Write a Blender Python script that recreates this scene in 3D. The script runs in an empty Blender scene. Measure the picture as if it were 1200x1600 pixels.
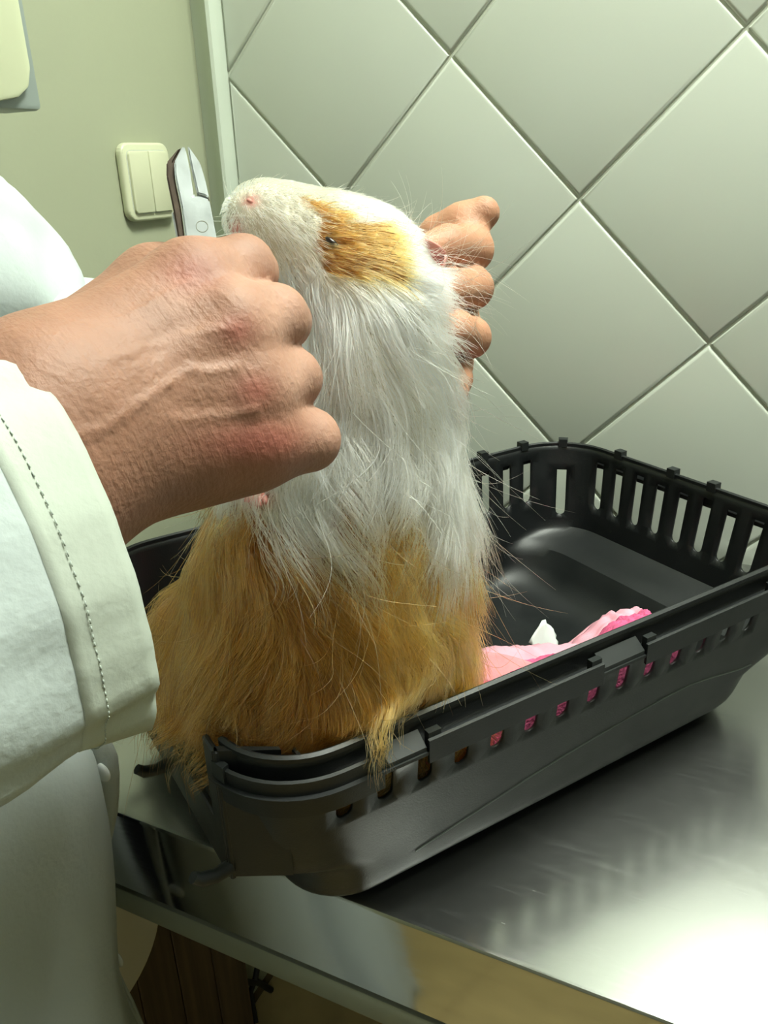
import bpy, bmesh, math, random
import numpy as np
from mathutils import Vector, Matrix, noise as mnoise
from mathutils.geometry import delaunay_2d_cdt

random.seed(7)
RNG = np.random.default_rng(11)
scene = bpy.context.scene
COL = scene.collection

# ------------------------------------------------------------------ camera
F_PX = 1289.19
CAM = np.array([0.2154, -0.9051, 1.3141])
_y, _p, _r = -0.4646, 0.3986, -0.0373
FWD = np.array([math.sin(_y) * math.cos(_p), math.cos(_y) * math.cos(_p), -math.sin(_p)])
_right = np.array([math.cos(_y), -math.sin(_y), 0.0])
_up = np.cross(_right, FWD)
RIGHT = math.cos(_r) * _right + math.sin(_r) * _up
UP = -math.sin(_r) * _right + math.cos(_r) * _up
cam_data = bpy.data.cameras.new('camera')
cam = bpy.data.objects.new('camera', cam_data)
COL.objects.link(cam)
cam.matrix_world = Matrix(((RIGHT[0], UP[0], -FWD[0], CAM[0]), (RIGHT[1], UP[1], -FWD[1], CAM[1]),
                           (RIGHT[2], UP[2], -FWD[2], CAM[2]), (0, 0, 0, 1)))
cam_data.sensor_fit = 'HORIZONTAL'
cam_data.sensor_width = 36.0
cam_data.lens = 36.0 * F_PX / 1200.0
cam_data.clip_start = 0.01
scene.camera = cam

# ------------------------------------------------------------------ light and exposure
world = bpy.data.worlds.new('world')
scene.world = world
world.use_nodes = True
world.node_tree.nodes['Background'].inputs[0].default_value = (0.9, 1.0, 0.9, 1)
world.node_tree.nodes['Background'].inputs[1].default_value = 0.05
LAMPS = [((0.45, -0.40), 0.46, 0.46, 38.0), ((0.9, -2.1), 0.46, 0.46, 5.0)]    # ceiling panels: centre, size, watts
LAMP_COLOR = (0.93, 1.0, 0.87)
CEIL_Z = 2.50
scene.view_settings.view_transform = 'Standard'
scene.view_settings.look = 'None'
scene.view_settings.gamma = 1.0
scene.view_settings.use_curve_mapping = False
scene.view_settings.exposure = 0.25
scene.cycles.max_bounces = 10
scene.cycles.transparent_max_bounces = 8
scene.cycles.sample_clamp_indirect = 6.0
scene.cycles.caustics_reflective = False
scene.cycles.caustics_refractive = False

# ------------------------------------------------------------------ helpers
def ray(px, py):
    return (px - 600.0) / F_PX * RIGHT - (py - 800.0) / F_PX * UP + FWD

def at(px, py, d):
    """point of the place seen along this line of sight at distance d in front of the camera"""
    return CAM + d * ray(px, py)

def project(P):
    d = np.asarray(P) - CAM
    z = d @ FWD
    return 600 + F_PX * (d @ RIGHT) / z, 800 - F_PX * (d @ UP) / z

def tag(o, label=None, cat=None, group=None, kind=None):
    if label: o['label'] = label
    if cat: o['category'] = cat
    if group: o['group'] = group
    if kind: o['kind'] = kind
    return o

def empty(name, loc=(0, 0, 0), rz=0.0):
    o = bpy.data.objects.new(name, None)
    o.location = loc
    o.rotation_euler = (0, 0, rz)
    o.empty_display_size = 0.05
    COL.objects.link(o)
    return o

def link(name, me, mat=None, parent=None, smooth=None, world_coords=False):
    o = bpy.data.objects.new(name, me)
    COL.objects.link(o)
    if mat is not None and len(me.materials) == 0:
        me.materials.append(mat)
    if smooth is not None:
        for p in me.polygons: p.use_smooth = True
        if smooth < 180: me.set_sharp_from_angle(angle=math.radians(smooth))
    if parent is not None:
        o.parent = parent
        if world_coords:
            o.matrix_parent_inverse = parent_matrix(parent).inverted()
    return o

def parent_matrix(o):
    m = Matrix.Translation(o.location) @ o.rotation_euler.to_matrix().to_4x4()
    if o.parent: m = parent_matrix(o.parent) @ o.matrix_parent_inverse @ m
    return m

def mesh_from(name, verts, faces):
    me = bpy.data.meshes.new(name)
    me.from_pydata([tuple(map(float, v)) for v in verts], [], [tuple(int(i) for i in f) for f in faces])
    me.validate()
    me.update()
    return me

class MB:
    """collects shapes into one mesh"""
    def __init__(self): self.v, self.f = [], []
    def add(self, verts, faces):
        n = len(self.v)
        self.v += [tuple(map(float, v)) for v in verts]
        self.f += [tuple(i + n for i in f) for f in faces]
        return self
    def box(self, x0, x1, y0, y1, z0, z1, bev=0.0, seg=2):
        bm = bmesh.new()
        bmesh.ops.create_cube(bm, size=1)
        for v in bm.verts:
            v.co = Vector(((x0 + x1) / 2 + v.co.x * (x1 - x0), (y0 + y1) / 2 + v.co.y * (y1 - y0), (z0 + z1) / 2 + v.co.z * (z1 - z0)))
        if bev > 0:
            bmesh.ops.bevel(bm, geom=bm.edges[:], offset=bev, segments=seg, affect='EDGES', profile=0.5)
        return self.bm(bm)
    def bm(self, bm, mat=None):
        bm.verts.index_update()
        self.add([(mat @ v.co if mat else v.co) for v in bm.verts], [[v.index for v in f.verts] for f in bm.faces])
        bm.free()
        return self
    def tube(self, pts, rad, n=8, cap=True):
        pts = [np.array(p, float) for p in pts]
        rad = rad if hasattr(rad, '__len__') else [rad] * len(pts)
        rings = []
        prev = None
        for i, p in enumerate(pts):
            t = pts[min(i + 1, len(pts) - 1)] - pts[max(i - 1, 0)]
            t = t / (np.linalg.norm(t) + 1e-12)
            if prev is None:
                a = np.cross(t, [0, 0, 1.0] if abs(t[2]) < .9 else [1.0, 0, 0])
            else:
                a = prev - t * (prev @ t)
            a = a / np.linalg.norm(a); prev = a
            b = np.cross(t, a)
            rings.append([p + rad[i] * (math.cos(2 * math.pi * k / n) * a + math.sin(2 * math.pi * k / n) * b) for k in range(n)])
        vs = [v for r in rings for v in r]
        fs = [(i * n + k, i * n + (k + 1) % n, (i + 1) * n + (k + 1) % n, (i + 1) * n + k) for i in range(len(rings) - 1) for k in range(n)]
        if cap:
            fs.append(tuple(range(n - 1, -1, -1)))
            fs.append(tuple((len(rings) - 1) * n + k for k in range(n)))
        return self.add(vs, fs)
    def lathe(self, prof, n=32, c=(0, 0, 0)):
        vs = [(c[0] + r * math.cos(2 * math.pi * k / n), c[1] + r * math.sin(2 * math.pi * k / n), c[2] + z) for r, z in prof for k in range(n)]
        fs = [(i * n + k, i * n + (k + 1) % n, (i + 1) * n + (k + 1) % n, (i + 1) * n + k) for i in range(len(prof) - 1) for k in range(n)]
        return self.add(vs, fs)
    def prism(self, poly, axis, a, b, bev=0.0, seg=2):
        """poly in the two other axes (cyclic order), from a to b along axis"""
        bm = bmesh.new()
        def P(p, t):
            return {0: (t, p[0], p[1]), 1: (p[0], t, p[1]), 2: (p[0], p[1], t)}[axis]
        f = bm.faces.new([bm.verts.new(P(p, a)) for p in poly])
        r = bmesh.ops.extrude_face_region(bm, geom=[f])
        for v in r['geom']:
            if isinstance(v, bmesh.types.BMVert): v.co[axis] = b
        bmesh.ops.recalc_face_normals(bm, faces=bm.faces[:])
        if bev > 0:
            bmesh.ops.bevel(bm, geom=bm.edges[:], offset=bev, segments=seg, affect='EDGES', profile=0.5)
        return self.bm(bm)
    def build(self, name, mat, parent=None, smooth=35, world_coords=False):
        return link(name, mesh_from(name, self.v, self.f), mat, parent, smooth, world_coords)

def grid_faces(nu, nv, close_u=False):
    fs = []
    for i in range(nu if close_u else nu - 1):
        for j in range(nv - 1):
            a, b = i * nv + j, ((i + 1) % nu) * nv + j
            fs.append((a, b, b + 1, a + 1))
    return fs

def round_rect(w, h, r, n=6, cx=0, cy=0):
    out = []
    for (sx, sy, a0) in ((1, 1, 0), (-1, 1, 90), (-1, -1, 180), (1, -1, 270)):
        for k in range(n + 1):
            a = math.radians(a0 + 90 * k / n)
            out.append((cx + sx * (w / 2 - r) + r * math.cos(a), cy + sy * (h / 2 - r) + r * math.sin(a)))
    return out

# smooth signed-distance modelling -----------------------------------------------------------
def sd_cone(P, a, b, ra, rb):
    a, b = np.asarray(a, float), np.asarray(b, float)
    ab = b - a
    t = np.clip(((P - a) @ ab) / (ab @ ab + 1e-15), 0, 1)
    return np.linalg.norm(P - a - t[..., None] * ab, axis=-1) - (ra + (rb - ra) * t)

def sd_chain(P, pts, k):
    """pts: list of (point, radius)"""
    d = None
    for (a, ra), (b, rb) in zip(pts[:-1], pts[1:]):
        e = sd_cone(P, a, b, ra, rb)
        d = e if d is None else smin(d, e, k)
    return d

def sd_ellipsoid(P, c, r):
    r = np.asarray(r, float)
    q = (P - np.asarray(c, float)) / r
    k0 = np.linalg.norm(q, axis=-1)
    k1 = np.linalg.norm(q / r, axis=-1)
    return k0 * (k0 - 1.0) / (k1 + 1e-12)

def smin(a, b, k):
    h = np.maximum(k - np.abs(a - b), 0.0) / k
    return np.minimum(a, b) - h * h * k * 0.25

def surface(f, lo, hi, h):
    """surface nets of f = 0 in a box; returns verts, quads"""
    lo, hi = np.asarray(lo, float), np.asarray(hi, float)
    n = np.ceil((hi - lo) / h).astype(int) + 1
    ax = [lo[i] + h * np.arange(n[i]) for i in range(3)]
    V = np.empty(n)
    for i in range(n[0]):
        g = np.stack(np.meshgrid([ax[0][i]], ax[1], ax[2], indexing='ij'), -1)[0]
        V[i] = f(g)
    S = V < 0
    c = [(x, y, z) for x in (0, 1) for y in (0, 1) for z in (0, 1)]
    sl = lambda o: tuple(slice(o[i], n[i] - 1 + o[i]) for i in range(3))
    acc = np.zeros(tuple(n - 1) + (3,)); cnt = np.zeros(tuple(n - 1))
    for o in c:
        for axs in range(3):
            if o[axs] == 0:
                o2 = list(o); o2[axs] = 1
                a, b = V[sl(o)], V[sl(tuple(o2))]
                m = (a < 0) != (b < 0)
                t = np.where(m, a / np.where(m, a - b, 1), 0)
                for q in range(3):
                    acc[..., q] += m * (o[q] + (t if q == axs else 0))
                cnt += m
    act = cnt > 0
    idx = -np.ones(act.shape, int)
    idx[act] = np.arange(act.sum())
    base = np.stack(np.nonzero(act), -1)
    verts = lo + h * (base + acc[act] / cnt[act][:, None])
    quads = []
    for axs in range(3):
        u, w = (axs + 1) % 3, (axs + 2) % 3
        s0 = [slice(None)] * 3; s1 = [slice(None)] * 3
        s0[axs] = slice(0, n[axs] - 1); s1[axs] = slice(1, n[axs])
        A, B = S[tuple(s0)], S[tuple(s1)]
        E = np.stack(np.nonzero(A != B), -1)
        E = E[(E[:, u] > 0) & (E[:, w] > 0) & (E[:, u] < n[u] - 1) & (E[:, w] < n[w] - 1)]
        ins = A[tuple(E.T)]
        def cell(du, dw):
            Q = E.copy(); Q[:, u] += du; Q[:, w] += dw
            return idx[tuple(Q.T)]
        q = np.stack([cell(-1, -1), cell(0, -1), cell(0, 0), cell(-1, 0)], -1)
        q = np.where(ins[:, None], q, q[:, ::-1])
        quads.append(q)
    return verts, np.concatenate(quads)

def vnoise(P, scale, seed=0.0):
    P = np.asarray(P, float) * scale
    return np.array([mnoise.noise(Vector((p[0] + seed, p[1] - seed * 1.7, p[2] + seed * .6))) for p in P])

def paint(me, name, rgb):
    a = me.color_attributes.new(name, 'FLOAT_COLOR', 'POINT')
    c = np.ones((len(me.vertices), 4), np.float32)
    c[:, :3] = rgb
    a.data.foreach_set('color', c.ravel())

# ------------------------------------------------------------------ materials
def srgb(r, g, b):
    f = lambda c: (c / 255 / 12.92) if c <= 10 else ((c / 255 + 0.055) / 1.055) ** 2.4
    return (f(r), f(g), f(b), 1.0)

def material(name, color, rough=0.5, metal=0.0, vary=0.0, vscale=8.0, bump=0.0, bscale=60.0, stretch=(1, 1, 1),
             coat=0.0, sss=0.0, attr=None, trans=0.0, spec=0.5, rough_vary=0.0, coords='Object'):
    m = bpy.data.materials.new(name)
    m.use_nodes = True
    nt = m.node_tree
    b = nt.nodes['Principled BSDF']
    b.inputs['Base Color'].default_value = color
    b.inputs['Roughness'].default_value = rough
    b.inputs['Metallic'].default_value = metal
    b.inputs['Specular IOR Level'].default_value = spec
    if coat: b.inputs['Coat Weight'].default_value = coat
    if sss:
        b.inputs['Subsurface Weight'].default_value = sss
        b.inputs['Subsurface Radius'].default_value = (0.6, 0.25, 0.12)
        b.inputs['Subsurface Scale'].default_value = 0.006
    tc = nt.nodes.new('ShaderNodeTexCoord')
    mp = nt.nodes.new('ShaderNodeMapping')
    mp.inputs['Scale'].default_value = stretch
    nt.links.new(tc.outputs[coords], mp.inputs['Vector'])
    src = None
    if attr:
        at_ = nt.nodes.new('ShaderNodeAttribute'); at_.attribute_name = attr
        src = at_.outputs['Color']
        nt.links.new(src, b.inputs['Base Color'])
    if vary > 0 or rough_vary > 0:
        n = nt.nodes.new('ShaderNodeTexNoise')
        n.inputs['Scale'].default_value = vscale
        n.inputs['Detail'].default_value = 5
        nt.links.new(mp.outputs['Vector'], n.inputs['Vector'])
        if vary > 0:
            mr = nt.nodes.new('ShaderNodeMapRange')
            mr.inputs['From Min'].default_value = 0.3; mr.inputs['From Max'].default_value = 0.7
            mr.inputs['To Min'].default_value = 1 - vary; mr.inputs['To Max'].default_value = 1 + vary
            nt.links.new(n.outputs['Fac'], mr.inputs['Value'])
            mx = nt.nodes.new('ShaderNodeMix'); mx.data_type = 'RGBA'; mx.blend_type = 'MULTIPLY'
            mx.inputs['Factor'].default_value = 1.0
            mx.inputs[6].default_value = color
            if src is not None: nt.links.new(src, mx.inputs[6])
            nt.links.new(mr.outputs['Result'], mx.inputs[7])
            nt.links.new(mx.outputs[2], b.inputs['Base Color'])
        if rough_vary > 0:
            mr = nt.nodes.new('ShaderNodeMapRange')
            mr.inputs['From Min'].default_value = 0.3; mr.inputs['From Max'].default_value = 0.7
            mr.inputs['To Min'].default_value = rough - rough_vary; mr.inputs['To Max'].default_value = rough + rough_vary
            nt.links.new(n.outputs['Fac'], mr.inputs['Value'])
            nt.links.new(mr.outputs['Result'], b.inputs['Roughness'])
    if bump > 0:
        n2 = nt.nodes.new('ShaderNodeTexNoise')
        n2.inputs['Scale'].default_value = bscale
        n2.inputs['Detail'].default_value = 6
        nt.links.new(mp.outputs['Vector'], n2.inputs['Vector'])
        bp = nt.nodes.new('ShaderNodeBump')
        bp.inputs['Strength'].default_value = 1.0
        bp.inputs['Distance'].default_value = bump
        nt.links.new(n2.outputs['Fac'], bp.inputs['Height'])
        nt.links.new(bp.outputs['Normal'], b.inputs['Normal'])
    return m

M = {}
M['tile'] = material('glazed_tile', srgb(196, 201, 190), 0.28, vary=0.02, vscale=3, bump=0.0003, bscale=9)
M['grout'] = material('grout', srgb(188, 192, 178), 0.85, vary=0.06, vscale=40)
M['wall'] = material('wall_paint', srgb(163, 167, 142), 0.5, vary=0.025, vscale=5, bump=0.0004, bscale=45)
M['plain'] = material('plain_wall_paint', srgb(150, 152, 140), 0.7, vary=0.03, vscale=4)
M['ceiling'] = material('ceiling_paint', srgb(170, 172, 164), 0.8, vary=0.02, vscale=4)
M['trim'] = material('trim_plastic', srgb(196, 204, 190), 0.35, vary=0.03, vscale=12)
M['floor'] = material('beige_floor_tile', srgb(190, 168, 116), 0.35, vary=0.16, vscale=14, bump=0.0003, bscale=50)
M['floor_grout'] = material('floor_grout', srgb(120, 100, 66), 0.9)
M['switch'] = material('switch_plastic', srgb(206, 208, 178), 0.3, vary=0.015, vscale=20)
M['dispenser'] = material('dispenser_grey', srgb(150, 160, 156), 0.4, vary=0.03, vscale=14)
M['dispenser_front'] = material('dispenser_cream', srgb(206, 210, 178), 0.35, vary=0.03, vscale=14)
M['plastic'] = material('carrier_plastic', srgb(19, 22, 23), 0.46, vary=0.08, vscale=30, bump=0.00012, bscale=900, rough_vary=0.06)
M['plastic_clip'] = material('carrier_clip_plastic', srgb(26, 30, 30), 0.5, vary=0.06, vscale=40)
M['ridge'] = material('carrier_line_highlight', srgb(112, 120, 114), 0.5)  # lighter than the plastic: highlight of the moulding line put into colour
M['towel'] = material('towel_hem', srgb(222, 158, 176), 0.9, vary=0.08, vscale=60, bump=0.0004, bscale=700)
M['terry'] = material('towel_terry', srgb(220, 96, 142), 0.95, vary=0.22, vscale=260, bump=0.002, bscale=420)
M['towel_back'] = material('towel_back', srgb(196, 134, 140), 0.95, vary=0.1, vscale=80, bump=0.0005, bscale=600)
M['tissue'] = material('tissue', srgb(236, 240, 238), 0.9, vary=0.03, vscale=40)
M['coat'] = material('coat_cotton', srgb(182, 191, 190), 0.85, vary=0.02, vscale=14, bump=0.0004, bscale=260)
M['cuff'] = material('cuff_cotton', srgb(180, 187, 176), 0.85, vary=0.05, vscale=24, bump=0.0004, bscale=200)
M['stitch'] = material('stitch_thread', srgb(176, 184, 176), 0.9)
M['button'] = material('button', srgb(226, 230, 228), 0.25)
M['trousers'] = material('trousers_cloth', srgb(70, 72, 82), 0.9, vary=0.08, vscale=30)
M['hair'] = material('dark_hair', srgb(60, 48, 40), 0.6, vary=0.25, vscale=90, bump=0.001, bscale=200, stretch=(1, 1, .2))
M['skin'] = material('skin', srgb(196, 144, 116), 0.58, vary=0.09, vscale=55, bump=0.0005, bscale=420, sss=0.12, attr='tone')
M['pigskin'] = material('bare_skin', srgb(206, 138, 126), 0.5, vary=0.1, vscale=160, bump=0.0003, bscale=500, sss=0.1)
M['eye'] = material('eye_dark', srgb(30, 22, 20), 0.3)
M['chrome'] = material('clipper_steel', (0.56, 0.60, 0.60, 1), 0.42, metal=1.0, bump=0.00006, bscale=300, rough_vary=0.08, vscale=80)
M['worn'] = material('clipper_dark_edge', srgb(84, 72, 62), 0.5, metal=0.6, vary=0.3, vscale=180)
M['dark_metal'] = material('dark_metal', srgb(40, 42, 40), 0.45, metal=0.5)
M['rail'] = material('rail_aluminium', srgb(150, 154, 138), 0.45, metal=0.35, vary=0.04, vscale=20)
M['wood'] = material('brown_wood_grain', srgb(92, 74, 58), 0.5, vary=0.45, vscale=12, stretch=(6, 6, .25))
M['cream'] = material('cream_plastic', srgb(222, 218, 208), 0.5, vary=0.03, vscale=10)
M['cord'] = material('cord_rubber', srgb(26, 24, 20), 0.5)

def steel(name, rough, base, stretch, streak, scratched=False):
    m = material(name, (base, base * 1.01, base * 0.985, 1), rough, metal=1.0)
    nt = m.node_tree
    b = nt.nodes['Principled BSDF']
    tc = nt.nodes.new('ShaderNodeTexCoord')
    mp = nt.nodes.new('ShaderNodeMapping'); mp.inputs['Scale'].default_value = stretch
    mp.inputs['Rotation'].default_value = (0, 0, 0.25)
    nt.links.new(tc.outputs['Object'], mp.inputs['Vector'])
    n = nt.nodes.new('ShaderNodeTexNoise'); n.inputs['Scale'].default_value = 30; n.inputs['Detail'].default_value = 8
    nt.links.new(mp.outputs['Vector'], n.inputs['Vector'])
    n2 = nt.nodes.new('ShaderNodeTexNoise'); n2.inputs['Scale'].default_value = 6; n2.inputs['Detail'].default_value = 4
    nt.links.new(tc.outputs['Object'], n2.inputs['Vector'])
    mul = nt.nodes.new('ShaderNodeMath'); mul.operation = 'ADD'
    nt.links.new(n.outputs['Fac'], mul.inputs[0]); nt.links.new(n2.outputs['Fac'], mul.inputs[1])
    mr = nt.nodes.new('ShaderNodeMapRange')
    mr.inputs['From Min'].default_value = 0.7; mr.inputs['From Max'].default_value = 1.3
    mr.inputs['To Min'].default_value = rough - streak; mr.inputs['To Max'].default_value = rough + streak
    nt.links.new(mul.outputs[0], mr.inputs['Value'])
    rough_out = mr.outputs['Result']
    if scratched:                                     # fine wiping scratches in several directions
        for rot, sc, lo_, gain in ((0.35, 9, .60, .035), (-0.5, 11, .60, .035), (1.2, 8, .60, .03), (0.8, 14, .60, .03)):
            m2 = nt.nodes.new('ShaderNodeMapping'); m2.inputs['Rotation'].default_value = (0, 0, rot); m2.inputs['Scale'].default_value = (1.2, 30, 1)
            nt.links.new(tc.outputs['Object'], m2.inputs['Vector'])
            n3 = nt.nodes.new('ShaderNodeTexNoise'); n3.inputs['Scale'].default_value = sc; n3.inputs['Detail'].default_value = 7
            n3.inputs['Distortion'].default_value = .5
            nt.links.new(m2.outputs['Vector'], n3.inputs['Vector'])
            q = nt.nodes.new('ShaderNodeMapRange'); q.inputs['From Min'].default_value = lo_; q.inputs['From Max'].default_value = lo_ + .16
            q.inputs['To Max'].default_value = gain
            nt.links.new(n3.outputs['Fac'], q.inputs['Value'])
            ad = nt.nodes.new('ShaderNodeMath'); ad.operation = 'ADD'
            nt.links.new(rough_out, ad.inputs[0]); nt.links.new(q.outputs['Result'], ad.inputs[1])
            rough_out = ad.outputs[0]
    nt.links.new(rough_out, b.inputs['Roughness'])
    bp = nt.nodes.new('ShaderNodeBump'); bp.inputs['Distance'].default_value = 0.000012; bp.inputs['Strength'].default_value = 1
    nt.links.new(n.outputs['Fac'], bp.inputs['Height'])
    nt.links.new(bp.outputs['Normal'], b.inputs['Normal'])
    return m
M['steel'] = steel('brushed_steel', 0.23, 0.51, (3, 30, 3), 0.02, True)
_b = M['steel'].node_tree.nodes['Principled BSDF']
_b.inputs['Anisotropic'].default_value = 0.6
_t = M['steel'].node_tree.nodes.new('ShaderNodeCombineXYZ'); _t.inputs[1].default_value = 1.0
M['steel'].node_tree.links.new(_t.outputs[0], _b.inputs['Tangent'])
M['steel_edge'] = steel('polished_steel_edge', 0.09, 0.58, (1, 1, 14), 0.03)

def emitter(name, color, strength):
    m = bpy.data.materials.new(name); m.use_nodes = True
    nt = m.node_tree; nt.nodes.remove(nt.nodes['Principled BSDF'])
    e = nt.nodes.new('ShaderNodeEmission')
    e.inputs[0].default_value = (*color, 1); e.inputs[1].default_value = strength
    nt.links.new(e.outputs[0], nt.nodes['Material Output'].inputs[0])
    return m

# ------------------------------------------------------------------ the room
X0, X1, Y0 = -0.46, 2.30, -2.70          # left wall, right wall, front wall; the tiled wall stands at y = 0

def struct(mb, name, mat, smooth=30):
    o = mb.build(name, mat, None, smooth)
    o['kind'] = 'structure'
    return o

floor = struct(MB().box(X0 - .1, X1 + .1, Y0 - .1, .12, -.08, -.004), 'floor', M['floor_grout'])
TS = 0.30
ft = MB().box(-TS / 2 + .002, TS / 2 - .002, -TS / 2 + .002, TS / 2 - .002, -.008, 0.0, bev=.0012, seg=1)
ft_me = mesh_from('floor_tile', ft.v, ft.f); ft_me.materials.append(M['floor'])
for i in range(9):
    for j in range(9):
        o = bpy.data.objects.new('floor_tile', ft_me); COL.objects.link(o); o.parent = floor
        o.location = (X0 + .16 + TS * i, -.15 - TS * j, 0)
struct(MB().box(X0 - .1, X1 + .1, Y0 - .1, .12, CEIL_Z, CEIL_Z + .08), 'ceiling', M['ceiling'])
struct(MB().box(X0 - .1, X0, Y0, .1, 0, CEIL_Z), 'wall_left', M['wall'])
struct(MB().box(X1, X1 + .1, Y0, .1, 0, CEIL_Z), 'wall_right', M['plain'])
struct(MB().box(X0 - .1, X1 + .1, Y0 - .1, Y0, 0, CEIL_Z), 'wall_front', M['plain'])
wall_back = struct(MB().box(X0, X1, .0028, .1, 0, CEIL_Z), 'wall_back', M['grout'])

# diagonal wall tiles, 20 cm, one object each
S_T = 0.2
HD = S_T / math.sqrt(2)
NODE = (0.0, 1.2741)                      # a grout crossing (x, z)
def clip_poly(poly, fn):
    out = []
    for i in range(len(poly)):
        a, b = poly[i], poly[(i + 1) % len(poly)]
        fa, fb = fn(a), fn(b)
        if fa >= 0: out.append(a)
        if fa * fb < 0:
            t = fa / (fa - fb); out.append((a[0] + t * (b[0] - a[0]), a[1] + t * (b[1] - a[1])))
    return out
def tile_mesh(poly):
    # poly (x, z) in order, inset for the joint, cushioned edge towards the room (-y)
    g = 0.0011
    n = len(poly)
    cx, cz = sum(p[0] for p in poly) / n, sum(p[1] for p in poly) / n
    def inset(d):
        res = []
        for i in range(n):
            p0, p1, p2 = np.array(poly[i - 1]), np.array(poly[i]), np.array(poly[(i + 1) % n])
            e1 = (p1 - p0) / (np.linalg.norm(p1 - p0) + 1e-12); e2 = (p2 - p1) / (np.linalg.norm(p2 - p1) + 1e-12)
            n1 = np.array((-e1[1], e1[0])); n2 = np.array((-e2[1], e2[0]))
            if n1 @ (np.array((cx, cz)) - p1) < 0: n1 = -n1
            if n2 @ (np.array((cx, cz)) - p1) < 0: n2 = -n2
            m = n1 + n2; m = m / max(1e-6, (m @ m) / 2)
            res.append(p1 + m * d)
        return res
    prof = [(g, .009), (g, .0035), (g + .0006, .0016), (g + .0018, .0005), (g + .004, 0.0)]
    vs, fs = [], []
    for d, y in prof:
        vs += [(p[0], y, p[1]) for p in inset(d)]
    for k in range(len(prof) - 1):
        for i in range(n):
            fs.append((k * n + i, k * n + (i + 1) % n, (k + 1) * n + (i + 1) % n, (k + 1) * n + i))
    fs.append(tuple((len(prof) - 1) * n + i for i in range(n)))
    me = mesh_from('wall_tile', vs, fs)
    bm = bmesh.new(); bm.from_mesh(me); bmesh.ops.recalc_face_normals(bm, faces=bm.faces[:]); bm.to_mesh(me); bm.free()
    me.materials.append(M['tile'])
    for p in me.polygons: p.use_smooth = True
    me.set_sharp_from_angle(angle=math.radians(50))
    return me
full = tile_mesh([(HD, 0), (0, HD), (-HD, 0), (0, -HD)])
TX0, TX1, TZ0, TZ1 = -0.4225, X1, 0.0, CEIL_Z
for i in range(-8, 20):
    for j in range(-12, 12):
        if (i + j) % 2: continue
        cx, cz = NODE[0] + HD * i, NODE[1] + HD + HD * j
        poly = [(cx + HD, cz), (cx, cz + HD), (cx - HD, cz), (cx, cz - HD)]
        cut = poly
        for fn in (lambda p: p[0] - TX0, lambda p: TX1 - p[0], lambda p: p[1] - TZ0, lambda p: TZ1 - p[1]):
            cut = clip_poly(cut, fn) if len(cut) > 2 else []
        if len(cut) < 3: continue
        A = abs(sum(cut[k][0] * cut[(k + 1) % len(cut)][1] - cut[(k + 1) % len(cut)][0] * cut[k][1] for k in range(len(cut)))) / 2
        if A < 4e-4: continue
        if A > S_T * S_T * .999:
            o = bpy.data.objects.new('wall_tile', full); o.location = (cx, 0, cz)
        else:
            pts = []
            for p in cut:
                if not pts or (abs(p[0] - pts[-1][0]) + abs(p[1] - pts[-1][1])) > 1e-4: pts.append(p)
            o = bpy.data.objects.new('wall_tile', tile_mesh([(p[0] - cx, p[1] - cz) for p in pts])); o.location = (cx, 0, cz)
        COL.objects.link(o); o.parent = wall_back

# rounded corner strip between painted and tiled wall
tr = MB()
pp = [(X0, -.0070), (X0 + .012, -.0095), (X0 + .021, -.0150), (X0 + .026, -.0185), (X0 + .030, -.0200), (X0 + .034, -.0185), (X0 + .0362, -.0140), (X0 + .0366, -.0080), (X0 + .0366, .02), (X0, .02)]
tr.prism(pp, 2, 0, CEIL_Z)
struct(tr, 'trim_1', M['trim'], 40)

# ceiling lamps
for (lx, ly), w, h, watts in LAMPS:
    t = empty('ceiling_light', (lx, ly, CEIL_Z))
    tag(t, 'square white ceiling light panel over the steel table' if watts > 20 else 'square white ceiling light panel further back in the room', 'lamp', 'ceiling light panels')
    fr = MB()
    fr.box(-w / 2 - .02, w / 2 + .02, -h / 2 - .02, -h / 2, -.03, 0).box(-w / 2 - .02, w / 2 + .02, h / 2, h / 2 + .02, -.03, 0)
    fr.box(-w / 2 - .02, -w / 2, -h / 2, h / 2, -.03, 0).box(w / 2, w / 2 + .02, -h / 2, h / 2, -.03, 0)
    fr.build('frame', M['cream'], t)
    MB().box(-w / 2, w / 2, -h / 2, h / 2, -.024, -.004).build('diffuser', emitter('lamp_diffuser', LAMP_COLOR, watts / (w * h * math.pi)), t)

# light switch on the painted wall
sw = empty('light_switch', (X0, -.128, 1.305))
tag(sw, 'cream double rocker light switch on the painted wall', 'switch')
MB().prism(round_rect(.078, .080, .012), 0, .0002, .010, bev=.003, seg=3).build('frame', M['switch'], sw)
for s in (-1, 1):
    r_ = MB()
    poly = [(s * .0005, -.0315), (s * .0285, -.0315), (s * .0315, -.0285), (s * .0315, .0285), (s * .0285, .0315), (s * .0005, .0315)]
    r_.prism(poly, 0, .009, .0135, bev=.0012, seg=2).build('rocker', M['switch'], sw)
MB().prism(round_rect(.0655, .0655, .007), 0, .0098, .0103).build('gap_line', M['grout'], sw)

# paper dispenser on the painted wall
dp = empty('paper_dispenser', (X0, -.476, 1.364))
tag(dp, 'grey and cream paper dispenser mounted on the painted wall', 'dispenser')
MB().prism([(-.05, .0), (.128, .0), (.128, .34), (-.05, .34)], 0, .0002, .055, bev=.006).build('back_box', M['dispenser'], dp)
MB().prism([(-.05, .0), (.126, .0), (.126, .34), (-.05, .34)], 0, .056, .099, bev=.004).build('cover', M['dispenser'], dp)
MB().prism([(-.04, .34), (-.04, .02), (-.02, .006), (.080, .005), (.098, .008), (.110, .016), (.115, .030), (.116, .34)], 0, .097, .106, bev=.003).build('front_panel', M['dispenser_front'], dp)

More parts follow.
